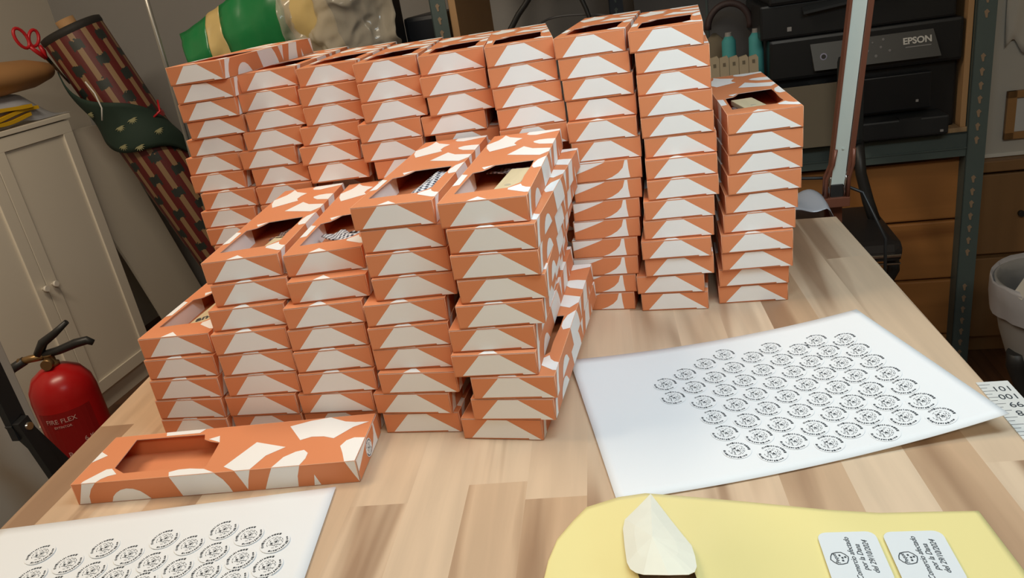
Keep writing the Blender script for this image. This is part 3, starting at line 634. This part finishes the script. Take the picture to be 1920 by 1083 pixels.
k=MB(); q=on_panel(.345,.45); k.box(.318,q[1]-.001,q[2]-.0012,.376,q[1]+.0005,q[2]+.0008); k.build('model_line',MID,pr)
k=MB(); k.box(.20,-.055,.0,.415,.03,.048,bev=.005); k.box(.30,-.056,.044,.35,-.02,.050); k.build('paper_tray',mat('tray_black',sl(32,35,38),.45),pr)
k=MB(); k.box(.10,-.004,.060,.385,.03,.150,bev=.003); k.build('output_cover',mat('cover_black',sl(24,27,31),.3),pr)
k=MB(); k.box(.395,-.058,.008,.402,-.054,.013); k.box(.350,-.006,.078,.356,-.003,.084); k.build('marking',MID,pr)
pt=thing('printer','black printer at the top of the picture standing on the grey-panelled printer','printer',P(.225,RB+.02,SH+.273),YAW)
k=MB(); k.box(0,0,0,.455,.36,.085,bev=.006); k.box(.02,-.012,.082,.44,.34,.18,bev=.008); k.build('printer_body',BLK2,pt)
k=MB(); k.prism([(.10,-.03,.055),(.30,-.03,.075),(.30,-.005,.085),(.10,-.005,.065)],(0,0,.006)); k.build('output_tray',mat('tray_dark_grey',sl(44,48,52),.4),pt)
k=MB(); k.box(.065,-.002,.016,.076,.001,.027,bev=.002); k.build('emblem',MID,pt)
# cardboard sheet under the printer front, thread, swatches
o=thing('card_sheet','brown-grey card sheets leaning in front of the printer beside the boxes','card',P(.268,RB-.004,SH),YAW)
k=MB(); k.box(0,-.035,0,.135,-.029,.158,bev=.001,rot=Matrix.Rotation(R(-4),3,'X')); k.build('front_sheet',mat('dull_card',sl(116,108,92),.8,.1,6),o)
k=MB(); k.box(.03,-.026,0,.14,-.020,.150,bev=.001,rot=Matrix.Rotation(R(-3),3,'X')); k.build('rear_sheet',mat('dull_card_dark',sl(92,86,74),.8,.1,6),o)
def spool(a_,b_,z_,h,lab,s=1):
    t=thing('thread_spool',lab,'thread spool',P(a_,b_,z_),YAW,None)
    k=MB(); k.lathe([(.014,0),(.0195,.004),(.020,h*.5),(.0185,h-.012),(.010,h)],24); k.build('thread',TEAL,t)
    k=MB(); k.lathe([(.011,0),(.010,.004),(.009,.012),(.009,.014)],18,c=(0,0,h-.004)); k.build('core',GREY,t)
spool(.155,RB+.14,SH,.285,'shorter teal thread spool at left, nearer the stacks'); spool(.222,RB+.10,SH,.29,'taller teal thread spool at right beside the black printer')
bx=thing('card_file','beige card file of five upright dividers in front of the teal spools','card file',P(.098,RB+.03,SH),YAW)
for i in range(5):
    k=MB(); x=i*.0245; k.prism([(x,0,0),(x+.0235,0,0),(x+.0235,0,.243-.002*i),(x+.019,0,.250-.002*i),(x,0,.246-.002*i)],(0,.012,0)); k.box(x+.008,-.0008,.222,x+.015,0,.231,1)
    k.build('divider',[BEIGE,KHAKI],bx)
k=MB(); pts=[(math.cos(t)*.058,0,math.sin(t)*.062) for t in [R(x) for x in range(-10,191,12)]]
k.tube(pts,.0095,10); o=k.build('curved_handle',mat('dark_brown_leather',sl(66,52,52),.6),loc=P(.165,RB+.25,SH+.300),rot=(0,0,YAW)); tag(o,'dark brown arched handle behind the teal spools','handle')
k=MB(); k.lathe([(.06,0),(.062,.02),(.05,.19),(.03,.262),(.004,.285)],20,sy=.6); o=k.build('cloth_pouch',KHAKI,loc=P(.125,RB+.27,SH),rot=(0,0,YAW)); tag(o,'dull brown cloth pouch behind the left teal spool','pouch')
k=MB(); k.box(0,0,0,.37,.01,.62,bev=.001); k.box(.21,-.003,0,.216,0,.62,1); o=k.build('grey_panel',[mat('dull_grey_board',sl(96,96,98),.8,.08,4),STEEL],loc=P(-.10,RB+.40,SH),rot=(0,0,YAW)); tag(o,'dull grey board standing at the back of the rack','panel')
# black case and hanging cables
k=MB(); k.box(0,0,0,.10,.25,.46,bev=.012); o=k.build('black_case',mat('case_black',sl(22,26,34),.5,.1,5),loc=P(-.725,RB+.06,SH),rot=(0,0,YAW)); tag(o,'black case standing beside the left rack upright','case')
cb=[]
def cable(pts,r,lab,m=BLK):
    k=MB(); vs=[Vector(P(*p)) for p in pts]; sm=[]
    for i in range(len(vs)-1):
        p0=vs[max(i-1,0)];p1=vs[i];p2=vs[i+1];p3=vs[min(i+2,len(vs)-1)]
        for j in range(6):
            t=j/6; sm.append(.5*((2*p1)+(p2-p0)*t+(2*p0-5*p1+4*p2-p3)*t*t+(-p0+3*p1-3*p2+p3)*t**3))
    sm.append(vs[-1]); k.tube(sm,r,8); o=k.build('hanging_cable',m); tag(o,lab,'cable')
zb=SH
cable([(-.300,RB+.06,1.40),(-.345,RB+.06,1.20),(-.405,RB+.06,1.12),(-.455,RB+.06,1.04),(-.47,RB+.08,.90),(-.40,RB+.1,.712)],.008,'thick black cable hanging down at left between the rack uprights')
cable([(-.30,RB+.08,1.40),(-.27,RB+.08,1.25),(-.215,RB+.08,1.12),(-.20,RB+.08,1.02),(-.22,RB+.08,.90),(-.28,RB+.1,.712)],.006,'thick black cable curving down at right between the rack uprights')
cable([(-.45,RB+.12,.712),(-.44,RB+.12,.98),(-.36,RB+.12,1.09),(-.25,RB+.12,1.105),(-.12,RB+.12,1.07),(-.05,RB+.12,.95),(-.04,RB+.14,.712)],.003,'thin grey cable arching behind the thick black cables',mat('grey_cable',sl(80,80,82),.5))

# drawers under the rack
dw=thing('drawer_chest','honey-coloured pine chest of drawers under the rack shelf','drawers',P(-.58,RB+.05,0),YAW)
k=MB(); k.box(0,.02,.0,1.315,.40,.600,bev=.002); k.build('carcass',PINE,dw)
for z0,z1 in ((.45,.615),(.275,.443),(.10,.268),(.01,.094)):
    k=MB(); k.box(.005,-.005,z0,1.31,.019,z1,bev=.005); d=k.build('drawer_front',PINE,dw)
# wooden cabinet and white board at the right
wc=thing('wooden_cabinet','brown wooden cabinet with stacked doors to the right of the rack upright','cabinet',P(.790,2.20,0),YAW)
k=MB(); k.box(0,.02,0,.75,.42,.555,bev=.002); k.build('carcass',PINE2,wc)
k=MB(); k.box(-.005,-.01,.555,.76,.43,.585,bev=.003); k.build('cabinet_top',PINE2,wc)
for z0,z1 in ((.315,.545),(.055,.302)):
    for x0 in (.004,.378):
        k=MB(); k.box(x0,0,z0,x0+.368,.019,z1,bev=.003); d=k.build('door',PINE2,wc)
        k=MB(); k.tube([(x0+.105,0,(z0+z1)/2),(x0+.105,-.012,(z0+z1)/2)],.008,12); k.build('knob',BLK,d)
wb=thing('white_board','off-white board standing on the wooden cabinet at the right','board',P(.785,2.225,.5865),YAW)
k=MB(); k.box(0,0,0,.75,.012,1.0,bev=.002); k.build('board_panel',mat('board_white',sl(196,192,182),.6,.03,4),wb)
k=MB(); k.box(0,-.004,0,.75,0,.010,bev=.001); k.build('lower_rail',mat('rail_white',sl(225,222,212),.5),wb)
fr=thing('hanging_picture','small wood-framed picture hanging on the off-white board','picture',P(.845,2.2215,.635),YAW)
k=MB(); 
for b in ((0,0,0,.16,.018),(0,0,.108,.16,.126),(0,0,0,.022,.126),(.138,0,0,.16,.126)):
    k.box(b[0],-.012,b[2],b[3],0,b[4],bev=.001)
k.build('frame',mat('frame_wood',sl(168,124,76),.5,.08,14),fr); k=MB(); k.box(.02,-.004,.016,.14,-.001,.11); k.build('picture',mat('frame_paper',sl(205,205,202),.6),fr)
pa=MB(); pa.grid(lambda u,v:(.0+.10*u+.012*v*(1-u)*1.0,-.004-.006*math.sin(u*7+v*4)**2,.30-.30*v+.02*math.sin(u*9)*v),14,14,0,None)
o=pa.build('torn_paper',mat('old_paper',sl(206,200,188),.7,.05,9,bump=.4),loc=P(.817,2.2205,.873),rot=(0,0,YAW)); tag(o,'crumpled sheet of paper pinned on the off-white board at top right','paper')
so=o.modifiers.new('s','SOLIDIFY'); so.thickness=.0004
# ================================================================== chair behind the table
ch=thing('office_chair','black padded chair with a chrome-banded seat edge behind the table corner','chair',P(.305,1.92,0),YAW)
k=MB(); k.box(-.19,-.15,.487,.188,.15,.537,bev=.022); k.build('seat',mat('seat_vinyl',sl(40,38,38),.38,.08,8),ch)
k=MB(); k.box(-.182,-.155,.503,.180,-.145,.511,bev=.003); k.box(-.182,-.152,.484,.180,-.146,.488,bev=.001); k.build('seat_trim',CHROME,ch)
k=MB(); k.tube([(.168,.03,.52),(.150,.04,.58),(.134,.05,.65),(.128,.06,.73)],[.014,.014,.013,.013],10); k.build('back_bar',BLK,ch)
k=MB(); k.box(.078,.04,.725,.138,.075,.94,bev=.014); k.build('back_pad',mat('back_plastic',sl(34,40,42),.5),ch)
k=MB(); k.tube([(.0,.0,.10),(.0,.0,.49)],.022,14); k.tube([(.175,-.10,.49),(.178,-.10,.45),(.165,-.08,.40),(.10,-.04,.36),(.0,0,.34)],.014,10); k.build('pedestal',BLK,ch)
for i in range(5):
    t=2*math.pi*i/5+.3; k=MB(); k.tube([(0,0,.10),(.24*math.cos(t),.24*math.sin(t),.065)],[.02,.013],10); lg=k.build('base_leg',BLK,ch)
    k=MB(); k.tube([(.24*math.cos(t)-.012,.24*math.sin(t),.028),(.24*math.cos(t)+.012,.24*math.sin(t),.028)],.028,16); k.build('castor',BLK,lg)
# ================================================================== waste bin on a black stand
bn=thing('waste_bin','grey bin lined with a translucent bag at the right edge','bin',P(.80,1.70,0),YAW)
k=MB(); k.lathe([(.10,.27),(.118,.33),(.134,.42),(.138,.452),(.131,.455),(.127,.43),(.112,.345),(.09,.29)],36,cap=False); k.build('bin_shell',GREY,bn)
k=MB()
prof=[(.112,.345),(.130,.43),(.142,.462),(.146,.455),(.144,.42),(.138,.38)]
k.lathe(prof,40,cap=False); 
rb=random.Random(3)
for v in k.bm.verts: v.co+=Vector((rb.uniform(-.003,.003),rb.uniform(-.003,.003),rb.uniform(-.003,.003)))
k.build('bin_liner',GAUZE,bn)
k=MB(); k.lathe([(.095,.27),(.10,.272)],30); k.build('bin_bottom',GREY,bn)
def bin_leg(t):
    k=MB(); c,s=math.cos(t),math.sin(t); k.tube([(.105*c,.105*s,.30),(.10*c,.10*s,.265),(.06*c,.06*s,.16),(.13*c,.13*s,.03),(.15*c,.15*s,0.012)],[.02,.022,.018,.017,.014],10); k.build('stand_leg',BLK,bn)
for t in (R(200),R(320),R(80),R(260)): bin_leg(t)
k=MB(); k.box(-.03,-.012,0,.03,.012,.10,bev=.001); o=k.build('folded_paper',mat('folded_white',sl(205,202,192),.6),loc=P(.700,1.640,.445),rot=(R(20),R(12),YAW+R(30))); tag(o,'folded white paper sticking up from the bin','paper')
k=MB(); k.box(-.055,-.004,0,.055,.004,.09,bev=.001); k.box(.0,-.006,.03,.02,-.004,.05,1); k.box(.03,-.006,.012,.05,-.004,.028,2)
o=k.build('dark_packet',[mat('packet_dark',sl(52,42,36),.4),YEL,mat('packet_peach',sl(200,140,110),.5)],loc=P(.765,1.612,.425),rot=(R(-14),0,YAW)); tag(o,'dark packet with yellow and peach marks inside the bin','packet')
k=MB(); k.box(-.05,-.004,0,.05,.004,.095,bev=.002); o=k.build('blue_packet',BLUE,loc=P(.775,1.650,.420),rot=(R(-20),0,YAW)); tag(o,'blue printed packet behind the dark packet in the bin','packet')

# ================================================================== left side: cabinet, extinguisher, rolls
cb_=thing('white_cabinet','tall white two-door cabinet with small knobs at the left','cabinet',P(-2.08,1.62,0),YAW)
k=MB(); k.box(-.36,0,.0,-.02,.74,.070); k.build('plinth',CAB,cb_)
k=MB(); k.box(-.36,0,.070,-.019,.75,1.010,bev=.002); k.box(-.365,-.004,1.006,.008,.754,1.022,bev=.002); k.build('carcass',CAB,cb_)
for y0,y1,ky in ((.004,.384,.365),(.388,.742,.408)):
    k=MB(); k.box(-.018,y0,.075,-.003,y1,1.003,bev=.001)
    for q in ((y0,.075,y1,.118),(y0,.960,y1,1.003),(y0,.118,y0+.045,.960),(y1-.045,.118,y1,.960)): k.box(-.003,q[0],q[1],.004,q[2],q[3],bev=.001)
    d=k.build('door',CAB,cb_)
    k=MB(); k.tube([(.004,ky,.515),(.016,ky,.515)],.004,10); k.tube([(.014,ky,.515),(.024,ky,.515)],.010,16); k.build('knob',mat('knob_white',sl(238,232,220),.35),d)
# things on top of the cabinet
CT=1.0235
k=MB(); k.lathe([(.002,-.26),(.05,-.245),(.080,-.15),(.092,0),(.082,.12),(.055,.19),(.002,.245)],24,sy=.58)
for v in k.bm.verts: v.co=Vector((v.co.x*1.0+.03*math.sin(v.co.z*5),v.co.z,v.co.y))
o=k.build('kraft_bundle',mat('kraft_brown',sl(168,124,78),.6,.08,6),loc=P(-2.16,2.20,CT+.148),rot=(0,0,YAW)); tag(o,'long brown paper bundle lying on top of the white cabinet pile','bundle')
k=MB()
def film(u,v):
    y=-.24+.645*u; x=-.13+.24*v; z=.108*math.sin(min(1,u*1.15)*math.pi*.55+.4)*math.sin(v*math.pi)**.5+.004+.006*math.sin(u*21+v*13)
    if u>.78: z-= (u-.78)*.36
    return (x,y,max(z,.0015))
k.grid(film,34,16,0,None); o=k.build('clear_bag',FILM,loc=P(-2.20,2.00,CT),rot=(0,0,YAW)); tag(o,'translucent plastic bag under the brown bundle on the white cabinet','plastic bag')
ys=MB()
for i,(y0,z,ln) in enumerate(((0,.010,.30),(.006,.026,.33),(-.004,.043,.31))):
    ys.grid(lambda u,v,y0=y0,z=z,i=i,ln=ln:(-.02+.045*v+.006*math.sin(u*5+i),-.10+ln*u+y0,z+.005*math.sin(u*7+i*2)+.012*u),18,3,0,.011)
o=ys.build('yellow_strap',YEL,loc=P(-2.10,2.02,CT+.008),rot=(0,0,YAW)); tag(o,'folded bright yellow straps on the cabinet edge','strap')
k=MB(); k.box(-.05,-.2,0,.03,.16,.005,bev=.001); o=k.build('bubble_pouch',mat('bubble_grey',sl(190,182,166),.5,.2,60,bump=.8,bscale=60),loc=P(-2.10,1.86,CT),rot=(0,0,YAW)); tag(o,'grey bubble-wrap pouch at the front corner of the cabinet top','pouch')
# board leaning beside the cabinet
k=MB(); k.prism([(0,0,.60),(0,.056,.433),(0,.175,0),(0,.475,0),(0,.190,.95),(0,0,.962)],(-.012,0,0))
o=k.build('leaning_board',mat('board_cream',sl(214,206,190),.5,.02,3),loc=P(-2.105,2.378,0),rot=(0,0,YAW)); tag(o,'plain cream board leaning against the right side of the white cabinet','board')
# roll of striped paper
rl=thing('paper_roll','thick roll of red and tan striped wrapping leaning in the corner','paper roll',P(-1.66,2.60,0),0)
dirv=Vector(P(-2.005,2.44,1.29))-Vector(P(-1.66,2.60,0)); Lr=dirv.length; qr=Vector((0,0,1)).rotation_difference(dirv.normalized()); rl.rotation_mode='QUATERNION'; rl.rotation_quaternion=qr
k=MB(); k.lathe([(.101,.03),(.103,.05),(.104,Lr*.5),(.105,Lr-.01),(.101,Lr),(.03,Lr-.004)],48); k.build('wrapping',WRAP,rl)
k=MB(); k.lathe([(.030,Lr-.02),(.032,Lr+.035),(.026,Lr+.035),(.025,Lr-.015)],20); k.build('cardboard_core',TAN,rl)
k=MB(); k.lathe([(.1065,.975-.010),(.1085,.978),(.1065,.975+.012)],40,cap=False); k.tube([(.09,-.06,.975),(.125,-.05,.985),(.128,-.02,1.02)],.004,8); k.build('red_band',REDP,rl)
k=MB(); k.lathe([(.1055,Lr-.020),(.108,Lr-.012),(.107,Lr+.002),(.096,Lr+.006),(.075,Lr+.004)],40,cap=False); k.build('dark_cuff',mat('cuff_dark',sl(38,36,34),.7,.2,12,bump=.4),rl)
gf=MB()
def gfn(u,v):
    t=-2.9+2.9*u; z=Lr-.10-.31*u-.24*v*(1-.45*u)-.02*math.sin(u*6); r=.113+.008*math.sin(v*6+u*5)+.004
    return (r*math.cos(t),r*math.sin(t),z)
gf.grid(gfn,36,10,0,None)
o=gf.build('green_fabric',DGREEN); o.rotation_mode='QUATERNION'; o.rotation_quaternion=qr; o.location=P(-1.66,2.60,0); tag(o,'dark green fabric with cream motifs draped around the striped roll','fabric')
so=o.modifiers.new('s','SOLIDIFY'); so.thickness=.004; so.offset=1
for u,v in ((.25,.3),(.45,.5),(.6,.35),(.38,.85),(.75,.6),(.52,.9)):
    k=MB(); p=Vector(gfn(u,v)); n=Vector((p.x,p.y,0)).normalized(); tt=Vector((-n.y,n.x,0)); c=p+n*.0060
    rim=[]
    for j in range(15):
        d=tt*math.cos(R(j*13))+Vector((0,0,1))*math.sin(R(j*13)); rim.append(c-d*(.020 if j%2 else .010))
    k.prism([c]+rim,n*.001)
    k.build('cream_motif',SNOW,o)
# scissors hanging at the roll
ssr=thing('scissors','red-handled scissors hanging beside the striped roll','scissors',P(-2.10,2.385,1.20),YAW+R(76))
k=MB()
def loop(cx,cz,rx,rz,t0):
    return [(cx+rx*math.cos(R(a))*math.cos(t0)-rz*math.sin(R(a))*math.sin(t0),0,cz+rx*math.cos(R(a))*math.sin(t0)+rz*math.sin(R(a))*math.cos(t0)) for a in range(0,361,20)]
k.tube(loop(-.055,.085,.020,.034,R(18)),.0055,8,cap=False); k.tube(loop(-.012,.080,.017,.028,R(-28)),.0055,8,cap=False)
k.tube([(-.038,0,.055),(-.018,0,.035),(.004,0,.010)],[.006,.008,.006],8); k.tube([(-.002,0,.055),(.004,0,.035),(.006,0,.010)],[.006,.009,.006],8); k.build('handle',REDP,ssr)
k=MB(); k.prism([(-.004,-.002,.018),(.012,-.002,.018),(.060,-.002,-.085),(.056,-.002,-.086)],(0,.004,0)); k.build('blade',CHROME,ssr)
# white cord on the roll
k=MB(); vs=[Vector(P(-1.905,2.30,z)) for z in (1.12,1.08,1.03,.99)]; k.tube([vs[0],vs[1]+Vector((.022,-.01,0)),vs[2]+Vector((.028,-.01,0)),vs[3]+Vector((.015,-.01,0))],.0025,8)
o=k.build('string_loop',TAPE); tag(o,'short loop of white string hanging at the green fabric','string')

# fire extinguisher
ex=thing('fire_extinguisher','red fire extinguisher with black squeeze handle standing by the white cabinet','fire extinguisher',P(-1.63,1.495,0),YAW+R(20))
k=MB(); k.lathe([(.070,0),(.078,.006),(.080,.02),(.080,.395),(.076,.425),(.060,.455),(.035,.472),(.016,.478)],40); k.build('cylinder',RED,ex)
def wrapband(mb,t0,t1,z0,z1,r,m=0,n=10):
    for i in range(n):
        a0=t0+(t1-t0)*i/n; a1=t0+(t1-t0)*(i+1)/n
        mb.poly([(r*math.cos(a0),r*math.sin(a0),z0),(r*math.cos(a1),r*math.sin(a1),z0),(r*math.cos(a1),r*math.sin(a1),z1),(r*math.cos(a0),r*math.sin(a0),z1)],m)
F0=R(-78)     # direction the front label faces
k=MB(); wrapband(k,F0-.75,F0+.75,.05,.205,.0806); k.build('paper_tag',mat('tag_cream',sl(196,170,140),.6,.1,14),ex)
k=MB(); wrapband(k,F0-.85,F0+.85,.225,.375,.0804); k.build('red_label',mat('label_dark_red',sl(150,18,22),.4,.1,9),ex)
def cyl_text(body,size,zc,tc):
    me=text_mesh(body,size,.0002)
    for v in me.vertices:
        a=tc+v.co.x/.0806; rr=.0812+v.co.z; z=zc+v.co.y; v.co=Vector((rr*math.cos(a),rr*math.sin(a),z))
    k.bm.from_mesh(me); bpy.data.meshes.remove(me)
for body,sz,zc,tc in (('FIRE FLEX',.018,.352,F0-.15),('EXTINTOR',.009,.335,F0-.15),('A  B  C',.022,.250,F0-.25),('6 Kg',.018,.285,F0+.50)):
    k=MB(); cyl_text(body,sz,zc,tc); k.build('label_lettering',REDTXT,ex)
k=MB(); k.lathe([(.018,0),(.019,.008),(.013,.012),(.013,.030),(.016,.034)],20,c=(0,0,.478)); k.tube([(.0,-.03,.492),(0,-.012,.492)],.014,16); k.build('valve',BRASS,ex)
k=MB(); k.tube([(-.01,0,.512),(.03,0,.516),(.075,0,.526),(.105,0,.528),(.118,0,.518)],[.010,.011,.012,.011,.008],10); k.build('carry_handle',BLK,ex)
k=MB(); k.tube([(-.022,0,.515),(.0,0,.545),(.035,0,.563),(.075,0,.588)],[.012,.012,.010,.007],10); k.build('squeeze_lever',BLK,ex)
k=MB(); k.tube([(-.01,0,.508),(-.045,0,.508),(-.075,0,.505)],.010,12,1); k.tube([(-.06,0,.506),(-.10,0,.490),(-.125,0,.462),(-.130,0,.38),(-.112,0,.25),(-.10,0,.12)],[.012,.0125,.012,.012,.012,.014],10,0); k.build('hose',[BLK,BRASS],ex)
# crossed black legs and pale panel at the left edge
st=thing('folding_stand','black folding stand with crossed flat legs left of the table','stand',P(-1.0,.860,0),YAW)
def bar(y0,z0,y1,z1,x,wd=.030):
    d=Vector((0,y1-y0,z1-z0)).normalized(); n=Vector((0,-d.z,d.y))*wd/2
    m_=MB(); m_.prism([Vector((x,y0,z0))-n,Vector((x,y0,z0))+n,Vector((x,y1,z1))+n,Vector((x,y1,z1))-n],(.012,0,0)); m_.build('leg',BLK,st)
bar(-.046,.705,-.050,.97,.0,.028); bar(.228,.005,-.050,.735,.0,.026); bar(.066,.005,-.050,.735,.0125,.021)
k=MB(); k.tube([(-.006,-.046,.722),(.028,-.046,.722)],.006,12); k.build('pivot_bolt',CHROME,st)
o=None
k=MB(); k.box(0,0,0,.018,.535,1.0,bev=.003); o=k.build('pale_panel',mat('panel_grey_white',sl(205,196,180),.5,.03,3),loc=P(-1.14,.42,0),rot=(0,0,YAW)); tag(o,'pale upright panel behind the black crossed legs at the left edge','panel')

# ================================================================== corner behind the left stacks: foil bag, film pack, rod
fb=thing('foil_bag','crumpled green and gold foil bag behind the leftmost back stack','bag',P(-1.16,1.93,.0),YAW)
rr=random.Random(5)
def crump(fn,nu,nv,m,amp,seed,name,mats,parent):
    from mathutils import noise
    k=MB()
    def g(u,v):
        p=Vector(fn(u,v)); n_=noise.noise_vector(p*14+Vector((seed,0,0)))*amp+noise.noise_vector(p*34+Vector((0,seed,0)))*amp*.45; return p+n_
    k.grid(g,nu,nv,m,None); o=k.build(name,mats,parent); so=o.modifiers.new('s','SOLIDIFY'); so.thickness=.0015; return k,o
# a stand for it: low cupboard behind the table
cu=thing('low_cupboard','dark low cupboard in the back left corner carrying the bags','cupboard',P(-1.28,1.86,0),YAW)
k=MB(); k.box(0,0,.0,.60,.45,1.06,bev=.003); k.build('carcass',NAVY,cu)
k=MB(); k.box(.01,-.012,.02,.295,0,1.05,bev=.002); k.box(.305,-.012,.02,.59,0,1.05,bev=.002); k.build('door',mat('door_dark',sl(44,48,54),.5),cu)
bands=[(0,.075,GREENB,'green_side'),(.075,.125,GOLDB,'gold_stripe'),(.125,.30,GREENB,'green_face'),(.30,.42,GOLDB,'gold_band')]
for x0,x1,mt,nm in bands:
    def fn(u,v,x0=x0,x1=x1):
        x=x0+(x1-x0)*u; 
        top=.14+.42*x; return (-.085+x+.04*(1-v)*1.0,-.02-.05*math.sin(v*math.pi)+.02*x,1.062+(top+.02)*v)
    crump(fn,12,16,0,.010,2.3,nm,mt,fb)
fp=thing('film_pack','dark goods wrapped in crinkled clear film behind the second and third back stacks','wrapped pack',P(-.95,1.90,1.062),YAW)
k=MB(); k.box(.02,.03,.0,.24,.24,.20,bev=.02); k.build('dark_goods',mat('goods_dark',sl(26,28,32),.6,.2,8),fp)
def fn2(u,v):
    x=.01+.30*u; return (x,-.02-.03*math.sin(v*math.pi)+.02*math.sin(u*9),.0+.26*v)
crump(fn2,60,44,0,.020,7.1,'clear_film',CLEAR,fp)
k=MB(); k.tube([P(-1.30,1.82,0),P(-1.245,1.80,1.15),P(-1.24,1.80,1.45)],.006,8); o=k.build('metal_rod',mat('rod_grey',sl(150,148,142),.35,metal=.6)); tag(o,'thin grey metal rod standing behind the leftmost back stack','rod')
